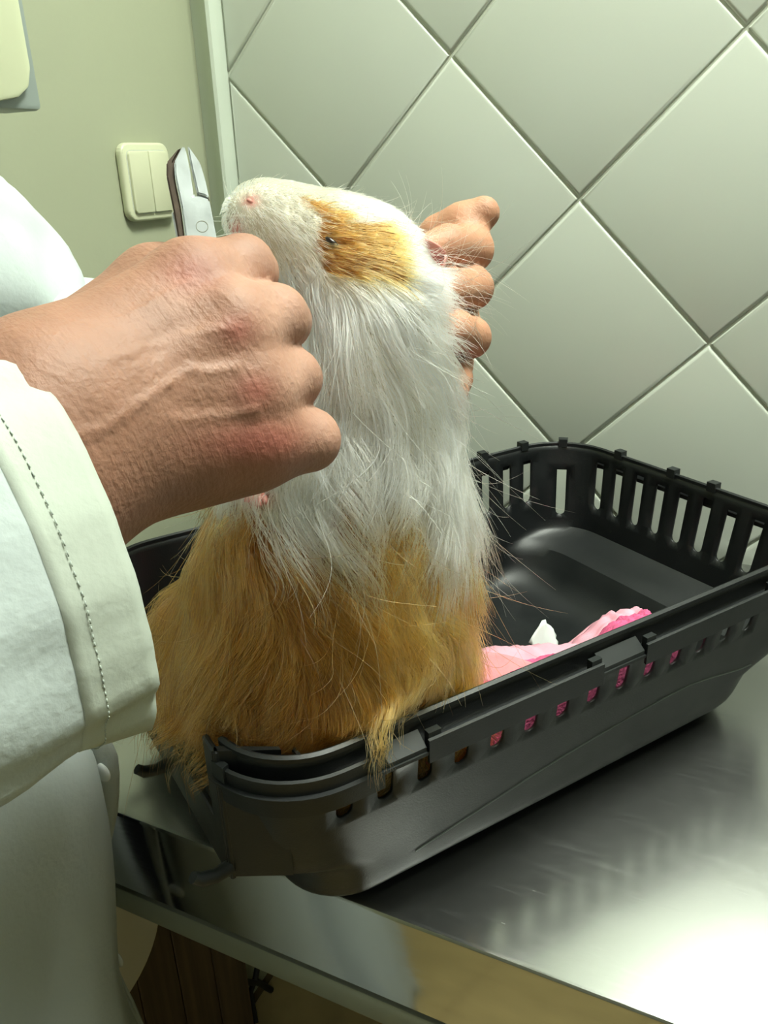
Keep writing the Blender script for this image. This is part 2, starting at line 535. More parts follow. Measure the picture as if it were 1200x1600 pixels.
# ------------------------------------------------------------------ the steel table
TY = -0.585
tab = empty('exam_table', (0.30, -.30, 0))
tag(tab, 'stainless steel examination table with folded edge under the pet carrier', 'table')
TZ = 0.90
tx0, tx1 = -0.425, 1.05
tp = MB()
tp.prism([(TY + .0008, TZ - .0005), (TY + .0035, TZ), (-.016, TZ), (-.012, TZ - .003), (-.012, TZ - .012), (TY + .002, TZ - .012), (TY + .002, TZ - .002)], 0, tx0, tx1)
tp.build('table_top', M['steel'], tab, 40, True)
MB().prism([(TY + .0018, .8265), (TY, .8265), (TY, TZ - .0032), (TY + .0004, TZ - .0014), (TY + .0012, TZ - .0004), (TY + .0018, TZ - .0004)], 0, tx0, tx1).build('edge_skirt', M['steel_edge'], tab, 30, True)
MB().box(tx0, tx1, TY + .0015, TY + .022, .8265, .828).build('skirt_return', M['steel_edge'], tab, 30, True)
rl = MB().box(tx0 + .01, tx1 - .01, TY + .008, TY + .033, .786, .809, bev=.002)
rl.build('frame_rail', M['rail'], tab, 30, True)
MB().box(tx0 + .01, tx1 - .01, -.06, -.035, .786, .809, bev=.002).build('frame_rail', M['rail'], tab, 30, True)
MB().box(tx0 + .012, tx1 - .012, TY + .012, -.04, .811, .826).build('gap_fill', M['dark_metal'], tab, 30, True)  # added dark slab standing for the dark gap between skirt and rail
MB().box(tx1 - .035, tx1 - .01, TY + .033, -.06, .786, .809, bev=.002).build('frame_rail', M['rail'], tab, 30, True)
for lx in (0.14, 1.0):
    for ly in (-.54, -.09):
        lg = MB().tube([(lx - (.10 if lx < .5 else -.0), ly, 0.012), (lx, ly, .80)], .016, 12)
        lo_ = lg.build('leg', M['dark_metal'], tab, 40, True)
        MB().lathe([(.0, 0), (.022, 0), (.022, .008), (.017, .02), (0, .02)], 16, (lx - (.10 if lx < .5 else 0), ly, 0)).build('foot_cap', M['cord'], lo_, 40, True)
MB().tube([(.04, -.54, .30), (.04, -.09, .30)], .008, 8).build('cross_bar', M['dark_metal'], tab, 40, True)
hole = MB().tube([(-.199, TY + .0065, .803), (-.199, TY + .010, .803)], .0045, 12)
hole.build('screw', M['dark_metal'], tab, 30, True)

# ------------------------------------------------------------------ the pet carrier (lower half)
C_ORG, C_ROT = np.array([0.0156, -0.6459, TZ]), 1.0042
CL, CW, CH = 0.4860, 0.3182, 0.139
CC, CS = math.cos(C_ROT), math.sin(C_ROT)
def c2w(u, v, z):
    return np.array([C_ORG[0] + u * CC - v * CS, C_ORG[1] + u * CS + v * CC, TZ + z])
def w2c(P):
    d = np.asarray(P) - C_ORG
    return np.stack([d[..., 0] * CC + d[..., 1] * CS, -d[..., 0] * CS + d[..., 1] * CC, d[..., 2]], -1)
carrier = empty('pet_carrier', tuple(C_ORG), C_ROT)
tag(carrier, 'open bottom half of a dark grey plastic pet carrier with slotted sides', 'pet carrier')

# plan outline of the rim, counter-clockwise, starting and ending in the middle of the door end
def outline():
    U0, U1, V0, V1, rl_, rr = -.008, .490, 0.0, .315, .048, .058
    pts = []
    def arc(cx, cy, r, a0, a1, n=10):
        for k in range(n + 1):
            a = math.radians(a0 + (a1 - a0) * k / n)
            pts.append((cx + r * math.cos(a), cy + r * math.sin(a)))
    pts.append((U0, (V0 + V1) / 2))
    arc(U0 + rl_, V0 + rl_, rl_, 180, 270)
    arc(U1 - rr, V0 + rr, rr, -90, 0)
    arc(U1 - rr, V1 - rr, rr, 0, 90)
    arc(U0 + rl_, V1 - rl_, rl_, 90, 180)
    pts.append((U0, (V0 + V1) / 2))
    P = np.array(pts)
    d = np.concatenate([[0], np.cumsum(np.linalg.norm(np.diff(P, axis=0), axis=1))])
    return P, d
OP, OD = outline()
SL = OD[-1]
def rim_at(s):
    return np.array([np.interp(s, OD, OP[:, 0]), np.interp(s, OD, OP[:, 1])])
def rim_normal(s):
    t = rim_at(min(s + .004, SL)) - rim_at(max(s - .004, 0))
    t = t / np.linalg.norm(t)
    return np.array([t[1], -t[0]])
def s_near(u): return float(np.interp(u, OP[11:13, 0], OD[11:13])) if False else next(OD[i] + (u - OP[i, 0]) for i in range(len(OP) - 1) if abs(OP[i, 1]) < 1e-6 and abs(OP[i + 1, 1]) < 1e-6 and OP[i, 0] <= u <= OP[i + 1, 0] + 1e-9)
def s_of(u, v):
    best, bs = 1e9, 0
    for s in np.linspace(0, SL, 2400):
        p = rim_at(s); d = (p[0] - u) ** 2 + (p[1] - v) ** 2
        if d < best: best, bs = d, s
    return bs
UC, VC = 0.235, .1575
def sstep(a, b, x):
    t = np.clip((x - a) / (b - a), 0, 1); return t * t * (3 - 2 * t)
def wall_pt(s, z):
    u, v = rim_at(s)
    k = 1 - z / CH
    rb = .020
    e = rb * (1 - math.sqrt(max(0, 1 - ((rb - z) / rb) ** 2))) if z < rb else 0.0
    av = .019 * k + e
    bl = .006 * k + .026 * (1 - sstep(.038, .052, z)) + e
    br = .016 * k + .040 * (1 - sstep(.034, .050, z)) + .012 * (1 - sstep(0, .04, z)) + e
    hr_, hl, hv = .490 - UC, UC + .008, .1575
    u2 = UC + (u - UC) * ((hr_ - br) / hr_ if u > UC else (hl - bl) / hl)
    v2 = VC + (v - VC) * (hv - av) / hv
    return np.array([u2, v2, z])

def slot_poly(sc_, z0, z1, w=.0105, lean=0.0):
    r = w / 2
    out = [(sc_ + r, z1), (sc_ - r, z1)]
    for k in range(7):
        a = math.pi + math.pi * k / 6
        out.append((sc_ + r * math.cos(a), z0 + r + r * math.sin(a)))
    return out
slots = []
for k in range(14):
    slots.append((s_of(.043 + .0266 * k, 0), .086, .1165))
for k in range(9):
    slots.append((s_of(.490, .047 + .0265 * k), .077, .1255 if k % 3 else .1285))
slots.append((s_of(.474, .300), .064, .112))
for k in range(14):
    slots.append((s_of(.437 - .0278 * k, .315), .080, .124))
NOTCH = .112
outer = [(NOTCH, .085), (NOTCH + .002, CH)]
zb = 0.0
ss = list(np.arange(0, SL, .007)) + [SL]
outer = [(s, zb) for s in ss] + [(SL, .085), (SL - NOTCH, .085)] + [(s, CH) for s in reversed(ss) if NOTCH + .003 < s < SL - NOTCH - .003] + [(NOTCH, .085), (0, .085)]
outer.insert(len(ss) + 2, (SL - NOTCH - .001, CH)); outer.insert(len(outer) - 2, (NOTCH + .001, CH))
pts2 = [Vector(p) for p in outer]
edges2 = [(i, (i + 1) % len(outer)) for i in range(len(outer))]
faces_in = [list(range(len(outer)))]
polys = []
for sc_, z0, z1 in slots:
    poly = slot_poly(sc_, z0, z1)
    polys.append((sc_, z0, z1))
    n0 = len(pts2)
    pts2 += [Vector(p) for p in poly]
    faces_in.append(list(range(n0, n0 + len(poly))))
for z in (.003, .006, .010, .015, .02, .028, .036, .041, .046, .051, .06, .07, .08, .1, .12, .132):
    for s in ss[1:-1]:
        if z > .083 and (s < NOTCH + .004 or s > SL - NOTCH - .004): continue
        if any(abs(s - a) < .0075 and b - .003 < z < c_ + .003 for a, b, c_ in polys): continue
        pts2.append(Vector((s, z)))
r2 = delaunay_2d_cdt(pts2, [], faces_in, 1, 1e-6)
vv, fo = r2[0], r2[2]
def in_poly(p, poly):
    c = False
    for i in range(len(poly)):
        a, b = poly[i - 1], poly[i]
        if (a[1] > p[1]) != (b[1] > p[1]) and p[0] < (b[0] - a[0]) * (p[1] - a[1]) / (b[1] - a[1]) + a[0]: c = not c
    return c
sp = [slot_poly(*s_) for s_ in slots]
keep = []
for f in fo:
    cx = sum(vv[i].x for i in f) / len(f); cz = sum(vv[i].y for i in f) / len(f)
    if not in_poly((cx, cz), outer): continue
    if any(abs(cx - slots[k][0]) < .006 and in_poly((cx, cz), sp[k]) for k in range(len(slots))): continue
    keep.append(f)
wverts = [wall_pt(float(np.clip(p.x, 0, SL)), float(np.clip(p.y, 0, CH))) for p in vv]
shell = mesh_from('shell', wverts, keep)
bm = bmesh.new(); bm.from_mesh(shell)
loose = [v for v in bm.verts if not v.link_faces]
bmesh.ops.delete(bm, geom=loose, context='VERTS')
bmesh.ops.remove_doubles(bm, verts=bm.verts[:], dist=2e-5)
# floor of the tub
ring = [v for v in bm.verts if v.co.z < 1e-5]
cen = Vector((.22, .1575, 0))
ring.sort(key=lambda v: math.atan2(v.co.y - cen.y, v.co.x - cen.x))
inner = [bm.verts.new((cen.x + (v.co.x - cen.x) * .9, cen.y + (v.co.y - cen.y) * .88, .0)) for v in ring]
inner2 = [bm.verts.new((cen.x + (v.co.x - cen.x) * .86, cen.y + (v.co.y - cen.y) * .83, .0035)) for v in ring]
n = len(ring)
for i in range(n):
    for A, B in ((ring, inner), (inner, inner2)):
        try: bm.faces.new((A[i], A[(i + 1) % n], B[(i + 1) % n], B[i]))
        except ValueError: pass
bm.faces.new(inner2)
bmesh.ops.recalc_face_normals(bm, faces=bm.faces[:])
bm.to_mesh(shell); bm.free()
# make sure the faces look outwards
if sum(p.normal.y * p.area for p in shell.polygons if p.center.y < .03 and .03 < p.center.z < .12) > 0:
    shell.flip_normals()
sh = link('shell', shell, M['plastic'], carrier, 40)
md = sh.modifiers.new('wall', 'SOLIDIFY'); md.thickness = .0024; md.offset = -1
md.use_rim = True

def sweep(s0, s1, prof, step=.006):
    """prof: closed list of (outward offset, z); swept along the rim from s0 to s1"""
    n_ = max(2, int(abs(s1 - s0) / step) + 1)
    S_ = np.linspace(s0, s1, n_)
    mb = MB(); vs = []
    for s in S_:
        p, nn = rim_at(s), rim_normal(s)
        vs += [(p[0] + nn[0] * o, p[1] + nn[1] * o, z) for o, z in prof]
    m_ = len(prof)
    fs = [(i * m_ + k, (i + 1) * m_ + k, (i + 1) * m_ + (k + 1) % m_, i * m_ + (k + 1) % m_) for i in range(n_ - 1) for k in range(m_)]
    fs += [tuple(range(m_ - 1, -1, -1)), tuple((n_ - 1) * m_ + k for k in range(m_))]
    return mb.add(vs, [f[::-1] for f in fs])
LEDGE = [(-.001, .1195), (.0095, .1195), (.0095, .1215), (-.001, .1225)]
LIP = [(.0080, .1145), (.0098, .1140), (.0100, .1288), (.0082, .1292)]
TOPBEAD = [(-.0030, .1375), (-.0030, .1402), (-.0012, .1412), (.0010, .1402), (.0010, .1375)]
sA, sB = NOTCH + .004, SL - NOTCH - .004
sweep(sA, sB, LEDGE).build('rim_ledge', M['plastic'], carrier, 40)
sweep(sA, sB, TOPBEAD).build('rim_bead', M['plastic'], carrier, 40)
segs = [(sA + .002, s_of(.064, 0)), (s_of(.090, 0), s_of(.220, 0)), (s_of(.2575, 0), s_of(.392, 0)), (s_of(.425, 0), s_of(.49, .12)),
        (s_of(.49, .15), s_of(.455, .312)), (s_of(.42, .315), s_of(.29, .315)), (s_of(.255, .315), s_of(.12, .315)), (s_of(.085, .315), sB - .002)]
for k, (a, b) in enumerate(segs):
    pr = LIP if k else [(.0042, .108), (.0062, .1075), (.0070, .1300), (.0050, .1305)]
    lp = sweep(a, b, pr).build('rim_lip', M['plastic'], carrier, 40)
    for e_ in ((a + .0008, a + .009), (b - .009, b - .0008)):
        sweep(e_[0], e_[1], [(.0040, .1222), (.0082, .1222), (.0082, .1325), (.0040, .1325)]).build('end_stop', M['plastic_clip'], lp, 40)
for (a, b) in zip([s[1] for s in segs[:-1]], [s[0] for s in segs[1:]]):
    sweep(a + .001, b - .001, [(0.0, .121), (.0085, .121), (.0085, .1245), (0.0, .1310)]).build('clip_seat', M['plastic_clip'], carrier, 40)
for (u, v) in ((.380, .315), (.432, .3148), (.474, .300), (.490, .17), (.490, .125), (.490, .235), (.30, .315), (.20, .315), (.12, .315)):
    s = s_of(u, v)
    sweep(s - .0045, s + .0045, [(-.004, .136), (.004, .136), (.004, .1445), (-.004, .1445)]).build('rim_tab', M['plastic_clip'], carrier, 40)
# door end: frame, threshold, hinge tabs
df = MB()
df.box(-.014, -.0105, .034, .281, .051, .086, .001, 1)
df.box(-.014, -.0105, .034, .052, .084, .139, .001, 1).box(-.014, -.0105, .263, .281, .084, .139, .001, 1)
for v in (.026, .287):
    s_ = 1 if v < .1 else -1
    df.prism([(-.0145, v + s_ * .010), (.016, v - s_ * .009), (.016, v - s_ * .006), (-.0115, v + s_ * .013)], 2, .053, .139)
dfo = df.build('door_frame', M['plastic'], carrier, 35)
for v in (.036, .140, .25):
    tb = MB()
    tb.tube([(-.012, v, .060), (-.022, v, .058), (-.030, v, .060), (-.034, v, .064)], [.0042, .004, .004, .0034], 8)
    tb.build('hinge_tab', M['plastic_clip'], dfo, 60)
MB().box(.0235, .0255, .0095, .021, .112, .134).build('channel_rib', M['plastic_clip'], carrier)
# moulding line up the long side, lighter grey standing for its highlight
for side in (0, 1):
    rp = []
    for k in range(30):
        t = k / 29
        u = .075 + .345 * t
        z = .028 + .030 * math.sin(min(1, t * 1.15) * math.pi * .5) - .012 * sstep(.72, 1, t)
        s = s_near(max(.041, min(.43, u)))
        w_ = wall_pt(s, z)
        if side: w_[1] = .315 - w_[1]
        rp.append((w_[0], w_[1], w_[2]))
    MB().tube(rp, .0007, 6).build('moulding_line', M['ridge'], carrier, 60)

# ------------------------------------------------------------------ towel and tissue inside the carrier
def lerp(a, b, t): return a + (b - a) * t
towel = empty('towel', tuple(c2w(.2, .1, .01)), C_ROT)
tag(towel, 'folded pink towel with a terry side lying inside the pet carrier', 'towel')
def cloth(name, fn, nu, nv, mat, parent, thick=.003, wc=True):
    vs = [fn(i / (nu - 1), j / (nv - 1)) for i in range(nu) for j in range(nv)]
    me = mesh_from(name, vs, grid_faces(nu, nv))
    o = link(name, me, mat, parent, 180, wc)
    m_ = o.modifiers.new('thickness', 'SOLIDIFY'); m_.thickness = thick; m_.offset = 0
    return o
def nz(u, v, s, seed): return mnoise.noise(Vector((u * s + seed, v * s - seed, seed * .37)))
EDGE = [(.165, .150, .056), (.185, .146, .060), (.21, .134, .066), (.250, .108, .068), (.282, .086, .068), (.312, .080, .086), (.327, .066, .092)]
def edge(t):
    x = t * (len(EDGE) - 1); i = min(int(x), len(EDGE) - 2); f = x - i
    f = f * f * (3 - 2 * f) * .5 + f * .5
    return np.array([lerp(EDGE[i][k], EDGE[i + 1][k], f) for k in range(3)])
def hem(t, w):
    e = edge(t)
    n_ = np.array([e[0] - .008 * w, lerp(e[1], e[1] * .55 + .012, w), e[2] + .012 * math.sin(w * math.pi * .6)])
    return c2w(n_[0] + .001, n_[1] + .002 * nz(t * 3, w, 3, 1), n_[2] + .004 * nz(t * 4, w * 1.2, 3, 5) + .0012 * math.sin(t * 90 + w))
cloth('hem_band', hem, 60, 10, M['towel'], towel, .003)
def terry(t, w):
    a = hem(t, 1.0)
    la = w2c(a)
    tgt = np.array([la[0] * .96 + .004, .0245, lerp(.090, .100, t) + .003 * nz(t * 6, 0, 2, 9)])
    p = np.array([lerp(la[k], tgt[k], w) for k in range(3)])
    p[2] += .007 * math.sin(w * math.pi) + .002 * nz(t * 14, w * 5, 4, 3)
    return c2w(*p)
cloth('terry_side', terry, 90, 20, M['terry'], towel, .004)
def front(t, w):
    p = np.array([lerp(.112, .345, t), .0245 + .005 * w, lerp(.098, .010, w) + .002 * nz(t * 9, w, 3, 4)])
    p[1] += .0008 * math.sin(t * 60)
    return c2w(*p)
cloth('terry_front', front, 60, 10, M['terry'], towel, .003)
def under(t, w):
    e = edge(t)
    return c2w(e[0], lerp(e[1] + .002, e[1] - .008, w), lerp(e[2] - .001, .008, w) + .002 * nz(t * 6, w * 3, 2, 2))
cloth('fold_back', under, 50, 8, M['towel'], towel, .003)
def flap(t, w):
    p = np.array([lerp(.165, .225, t), lerp(.100, .050, t) - .030 * w * (1 - .3 * t), .098 + .010 * math.sin(t * 2.6) - .012 * w - .012 * t])
    return c2w(*p)
cloth('corner_flap', flap, 20, 10, M['towel_back'], towel, .003)
ti = empty('tissue', tuple(c2w(.30, .115, .02)), 0)
def tis(t, w):
    p = np.array([lerp(.285, .312, t), .118 + .012 * w, .028 + .040 * w * (1 - abs(t - .5) * .9)])
    return c2w(p[0] + .004 * nz(t * 3, w * 3, 3, 6), p[1] + .006 * nz(t * 3, w * 3, 3, 8), p[2])
tag(ti, 'crumpled white tissue poking up behind the pink towel', 'tissue')
cloth('tissue_sheet', tis, 10, 10, M['tissue'], ti, .0006)

# ------------------------------------------------------------------ things under the table
cb = empty('wooden_cabinet', (-.42, -.34, 0))
tag(cb, 'dark brown wood grain cabinet standing on the floor under the table', 'cabinet')
MB().box(-.036, .028, -.21, .125, .0, .52, .002, 1).build('body', M['wood'], cb, 30)
for k in range(5):
    MB().box(.0282, .0310, -.205 + .065 * k, -.142 + .065 * k, .03, .51, .001, 1).build('plank', M['wood'], cb, 30)
pn = empty('cream_panel', (-.372, -.49, .3))
tag(pn, 'cream rounded plastic backrest panel in front of the brown cabinet', 'chair')
pl_ = MB().prism(round_rect(.22, .32, .085, 8, 0.0, .30), 0, -.008, .008, bev=.003)
pl_.build('backrest', M['cream'], pn, 40)
for yy in (-.09, -.04):
    MB().tube([(0, yy, .16), (0, yy, -.299)], .009, 10).build('leg', M['dark_metal'], pn, 50)
kc = empty('black_cord', (-.43, -.08, 0))
tag(kc, 'short knotted black cord lying on the floor near the corner', 'cord')
kp = np.array([-.445, -.145, .040])
MB().tube([kp + (0, -.02, .04), kp + (.004, -.004, .02), kp + (0, .010, .004), kp + (.012, .03, -.034)], .0055, 8).build('cord', M['cord'], kc, 60, True)
MB().tube([kp + (0, .018, .035), kp + (.004, .002, .022), kp + (.002, -.012, .006), kp + (.02, -.03, -.035)], .005, 8).build('cord', M['cord'], kc, 60, True)

# ------------------------------------------------------------------ the hands (shapes first: the fur grows around them)
A = at
def sd_fist(P):
    C = [(A(85, 592, .288), .0205), (A(108, 650, .284), .0215), (A(128, 700, .286), .0205), (A(155, 748, .292), .0180)]
    K = [(A(300, 443, .312), .0150), (A(362, 512, .306), .0145), (A(392, 606, .308), .0138), (A(402, 688, .314), .0145)]
    d = None
    for (c, rc), (k, rk) in zip(C, K):
        e = sd_cone(P, c, k, rc, rk)
        d = e if d is None else smin(d, e, .016)
    d = smin(d, sd_cone(P, A(190, 765, .315), A(385, 712, .325), .0150, .0150), .014)      # little-finger edge
    d = smin(d, sd_cone(P, A(190, 600, .325), A(340, 570, .335), .024, .022), .014)        # palm
    d = smin(d, sd_cone(P, A(120, 555, .315), A(245, 452, .332), .0185, .0165), .012)      # thumb root
    d = smin(d, sd_chain(P, [(A(245, 452, .332), .0160), (A(325, 425, .345), .0125), (A(350, 450, .370), .0105)], .004), .008)
    # forearm inside the sleeve
    d = smin(d, sd_cone(P, A(60, 655, .275), np.array([-.006, -.80, 1.19]), .0255, .034), .03)
    d = smin(d, sd_cone(P, A(140, 715, .292), np.array([-.008, -.80, 1.175]), .0215, .032), .02)
    F = [[(A(300, 443, .312), .0146), (A(380, 417, .326), .0116), (A(392, 425, .352), .0108), (A(362, 445, .376), .0092)],
         [(A(362, 512, .306), .0140), (A(429, 498, .322), .0126), (A(442, 502, .350), .0112), (A(410, 512, .376), .0095)],
         [(A(392, 606, .308), .0132), (A(452, 592, .325), .0118), (A(462, 592, .352), .0105), (A(432, 602, .378), .0090)],
         [(A(402, 688, .314), .0138), (A(482, 687, .328), .0118), (A(484, 682, .352), .0098), (A(450, 690, .372), .0085)]]
    f = None
    for ch in F:
        e = sd_chain(P, ch, .005)
        f = e if f is None else smin(f, e, .0022)
    d = smin(d, f, .010)
    return d
def sd_lefthand(P):
    K = [(A(702, 398, .487), .0125), (A(715, 455, .487), .0125), (A(716, 515, .485), .0122), (A(704, 570, .482), .0115)]
    W = [(A(575, 500, .530), .020), (A(572, 530, .530), .021), (A(570, 555, .530), .021), (A(568, 580, .530), .018)]
    d = None
    for (c, rc), (k, rk) in zip(W, K):
        e = sd_cone(P, c, k, rc, rk)
        d = e if d is None else smin(d, e, .014)
    d = smin(d, sd_cone(P, A(570, 545, .53), np.array([-.10, -.455, 1.20]), .026, .030), .02)
    F = [[(A(702, 398, .487), .0122), (A(737, 390, .463), .0118), (A(700, 384, .441), .0106), (A(655, 396, .430), .0088)],
         [(A(715, 455, .487), .0122), (A(738, 450, .458), .0112), (A(706, 452, .436), .0104), (A(672, 462, .427), .0088)],
         [(A(716, 515, .485), .0120), (A(735, 527, .455), .0108), (A(712, 515, .436), .0098), (A(684, 520, .428), .0085)],
         [(A(704, 570, .482), .0110), (A(708, 592, .456), .0102), (A(702, 610, .440), .0094), (A(692, 633, .434), .0076)]]
    f = None
    for ch in F:
        e = sd_chain(P, ch, .004)
        f = e if f is None else smin(f, e, .0018)
    d = smin(d, f, .008)
    th = sd_chain(P, [(A(640, 430, .500), .0165), (A(690, 374, .478), .0135), (A(722, 352, .470), .0118), (A(755, 333, .466), .0094)], .005)
    return smin(d, th, .008)

# ------------------------------------------------------------------ the guinea pig
def sd_hands(P): return np.minimum(sd_fist(P), sd_lefthand(P))
SPINE = [(495, 1125, .525, .074), (497, 990, .503, .070), (515, 860, .474, .060), (555, 730, .447, .049), (574, 605, .428, .0355),
         (582, 508, .420, .0285), (576, 434, .416, .0250)]
HEAD = [(576, 434, .416, .0250), (556, 402, .414, .0235), (505, 380, .411, .0205), (440, 349, .4085, .0150), (405, 330, .407, .0108)]
SP = [(A(x, y, d), r) for x, y, d, r in SPINE]
HP = [(A(x, y, d), r) for x, y, d, r in HEAD]
def sd_pig(P):
    d = sd_chain(P, SP, .02)
    d = smin(d, sd_chain(P, HP, .012), .012)
    d = smin(d, sd_cone(P, A(412, 352, .407), A(530, 442, .412), .0115, .0235), .014)       # jaw and cheek
    d = smin(d, sd_cone(P, A(385, 340, .4065), A(392, 358, .4065), .0088, .0080), .008)     # lips
    d = smin(d, sd_cone(P, A(440, 1050, .51), A(400, 1130, .52), .050, .046), .03)          # haunch
    d = smin(d, sd_cone(P, A(590, 1050, .495), A(600, 1120, .505), .046, .046), .03)
    d = smin(d, sd_cone(P, A(480, 725, .418), A(418, 768, .412), .0150, .0072), .012)       # foreleg
    d = smin(d, sd_cone(P, A(418, 768, .412), A(400, 778, .411), .0066, .0050), .004)
    return d
pig = empty('guinea_pig', tuple(A(500, 1150, .525)))
tag(pig, 'long-haired white and orange guinea pig held upright in two hands', 'guinea pig')
lo = np.min([p - r for p, r in SP + HP], axis=0) - .035
hi = np.max([p + r for p, r in SP + HP], axis=0) + .035
def sd_pig_in(P):
    c = w2c(P)
    wall = np.maximum(.0310 - c[..., 1], .028 - c[..., 0])
    k = sstep(.165, .135, c[..., 2])
    return np.maximum(np.maximum(sd_pig(P), .0006 - sd_hands(P)), np.maximum(wall, .062 - c[..., 2]) * k - 10 * (1 - k))
pv, pq = surface(sd_pig_in, lo, hi, .0035)

def in_patch(px, py):
    poly = [(498, 352), (505, 335), (545, 350), (575, 348), (604, 338), (618, 370), (634, 436), (600, 436), (545, 434), (505, 424), (497, 390)]
    poly2 = [(462, 305), (500, 316), (540, 334), (535, 350), (505, 338), (480, 320)]
    def inside(poly):
        c = np.zeros(px.shape, bool)
        for i in range(len(poly)):
            a, b = poly[i - 1], poly[i]
            m = ((a[1] > py) != (b[1] > py)) & (px < (b[0] - a[0]) * (py - a[1]) / (b[1] - a[1] + 1e-9) + a[0])
            c ^= m
        return c
    return inside(poly) | inside(poly2)
def orange_at(P):
    px, py = project(P)
    w = 30 * np.sin(px / 33.0) + 18 * np.sin(px / 13.0 + 1)
    bound = np.interp(px, [250, 330, 375, 420, 520, 600, 680, 760], [690, 700, 770, 800, 800, 790, 800, 790]) + w
    return (py > bound) | in_patch(px, py)
WHITE, ORANGE, PINK = np.array(srgb(226, 218, 196)[:3]), np.array(srgb(178, 116, 44)[:3]), np.array(srgb(214, 150, 138)[:3])
bodyme = mesh_from('body', pv, pq)
om = orange_at(pv)
rgb = np.where(om[:, None], ORANGE * .6, WHITE * .8)
px, py = project(pv)
nosem = np.exp(-(((px - 392) / 12) ** 2 + ((py - 314) / 9) ** 2)) + np.exp(-(((px - 368) / 12) ** 2 + ((py - 362) / 16) ** 2)) + np.exp(-(((px - 402) / 22) ** 2 + ((py - 778) / 12) ** 2))
nosem = np.clip(nosem * 1.3, 0, 1)[:, None]
rgb = rgb * (1 - nosem) + PINK * nosem
paint(bodyme, 'tone', rgb)
M['pighide'] = material('guinea_pig_hide', (1, 1, 1, 1), 0.7, vary=0.08, vscale=120, attr='tone')
link('body', bodyme, M['pighide'], pig, 180, True)

# eye, nostril, ear, toes
def surf_point(px_, py_, d0, d1, f=sd_pig):
    D = np.linspace(d0, d1, 400)
    P = CAM + D[:, None] * ray(px_, py_)
    s = f(P)
    i = int(np.argmax(s < 0)) if (s < 0).any() else int(np.argmin(s))
    return P[i]
def ellipsoid(c, axes, n=14, m=10):
    """axes: three vectors"""
    vs, fs = [], []
    for i in range(m + 1):
        th = math.pi * i / m
        for k in range(n):
            ph = 2 * math.pi * k / n
            vs.append(np.asarray(c) + math.sin(th) * math.cos(ph) * axes[0] + math.sin(th) * math.sin(ph) * axes[1] + math.cos(th) * axes[2])
    for i in range(m):
        for k in range(n):
            fs.append((i * n + k, i * n + (k + 1) % n, (i + 1) * n + (k + 1) % n, (i + 1) * n + k))
    return vs, fs
e0 = surf_point(519, 379, .36, .43)
eax = RIGHT * .8 - UP * .6
eperp = np.cross(FWD, eax)
MB().add(*ellipsoid(e0 - FWD * .0004, [eax * .0040, eperp * .0014, FWD * .0022])).build('eye', M['eye'], pig, 180, True)
MB().add(*ellipsoid(surf_point(391, 314, .36, .43) + FWD * .0004, [(RIGHT * .8 - UP * .5) * .0022, (UP * .8 + RIGHT * .5) * .0011, FWD * .0012])).build('nostril', M['pigskin'], pig, 180, True)
# ear: a folded petal behind the cheek patch
def ear_pt(t, w):
    c = A(632, 418, .408)
    ax = (RIGHT * .85 + UP * .35 + FWD * .25); sd_ = (UP * .75 - RIGHT * .25 - FWD * .35)
    wd = .0130 * math.sin(math.pi * min(1, .18 + .82 * t)) ** .7
    return c + ax * .024 * t + sd_ * wd * (w * 2 - 1) - FWD * .006 * (1 - (w * 2 - 1) ** 2) * -1
ve = [ear_pt(i / 11, j / 8) for i in range(12) for j in range(9)]
eo = link('ear', mesh_from('ear', ve, grid_faces(12, 9)), M['pigskin'], pig, 180, True)
m_ = eo.modifiers.new('t', 'SOLIDIFY'); m_.thickness = .0014
paw = MB()
for k, (tx, ty) in enumerate(((-16, 4), (-6, 9), (5, 11), (14, 7))):
    b0 = A(403 + tx * .4, 772, .405); b1 = A(401 + tx, 778 + ty, .4015)
    paw.add(*ellipsoid((b0 + b1) / 2, [(b1 - b0) * .75, np.cross(FWD, b1 - b0) / (np.linalg.norm(b1 - b0) + 1e-9) * .0026, FWD * .003], 10, 8))
po = paw.build('front_paw', M['pigskin'], pig, 180, True)
ft_ = MB()
fb = c2w(.069, .036, .092)
ud = np.array([CC, CS, 0]); vd = np.array([-CS, CC, 0])
ft_.add(*ellipsoid(fb, [ud * .011, vd * .006, np.array([0, 0, .006])]))
for k in range(3):
    ft_.add(*ellipsoid(fb + ud * .006 * (k - 1) - vd * .004 + np.array([0, 0, -.007]), [ud * .0024, vd * .0026, np.array([0, 0, .006])], 10, 8))
ft_.build('hind_foot', M['pigskin'], pig, 180, True)

# --- fur ------------------------------------------------------------------------------------
def grad(f, P, e=.0012):
    g = np.stack([f(P + np.array(o)) - f(P - np.array(o)) for o in ((e, 0, 0), (0, e, 0), (0, 0, e))], -1)
    return g / (np.linalg.norm(g, axis=-1, keepdims=True) + 1e-12)
def norm(v): return v / (np.linalg.norm(v, axis=-1, keepdims=True) + 1e-12)
tri = np.concatenate([pq[:, [0, 1, 2]], pq[:, [0, 2, 3]]])
tv = pv[tri]
area = np.linalg.norm(np.cross(tv[:, 1] - tv[:, 0], tv[:, 2] - tv[:, 0]), axis=1) / 2
def sample(n, weight=None):
    w = area if weight is None else area * weight
    i = RNG.choice(len(tri), n, p=w / w.sum())
    r = RNG.random((n, 2)); m = r.sum(1) > 1; r[m] = 1 - r[m]
    return tv[i, 0] + r[:, :1] * (tv[i, 1] - tv[i, 0]) + r[:, 1:] * (tv[i, 2] - tv[i, 0])
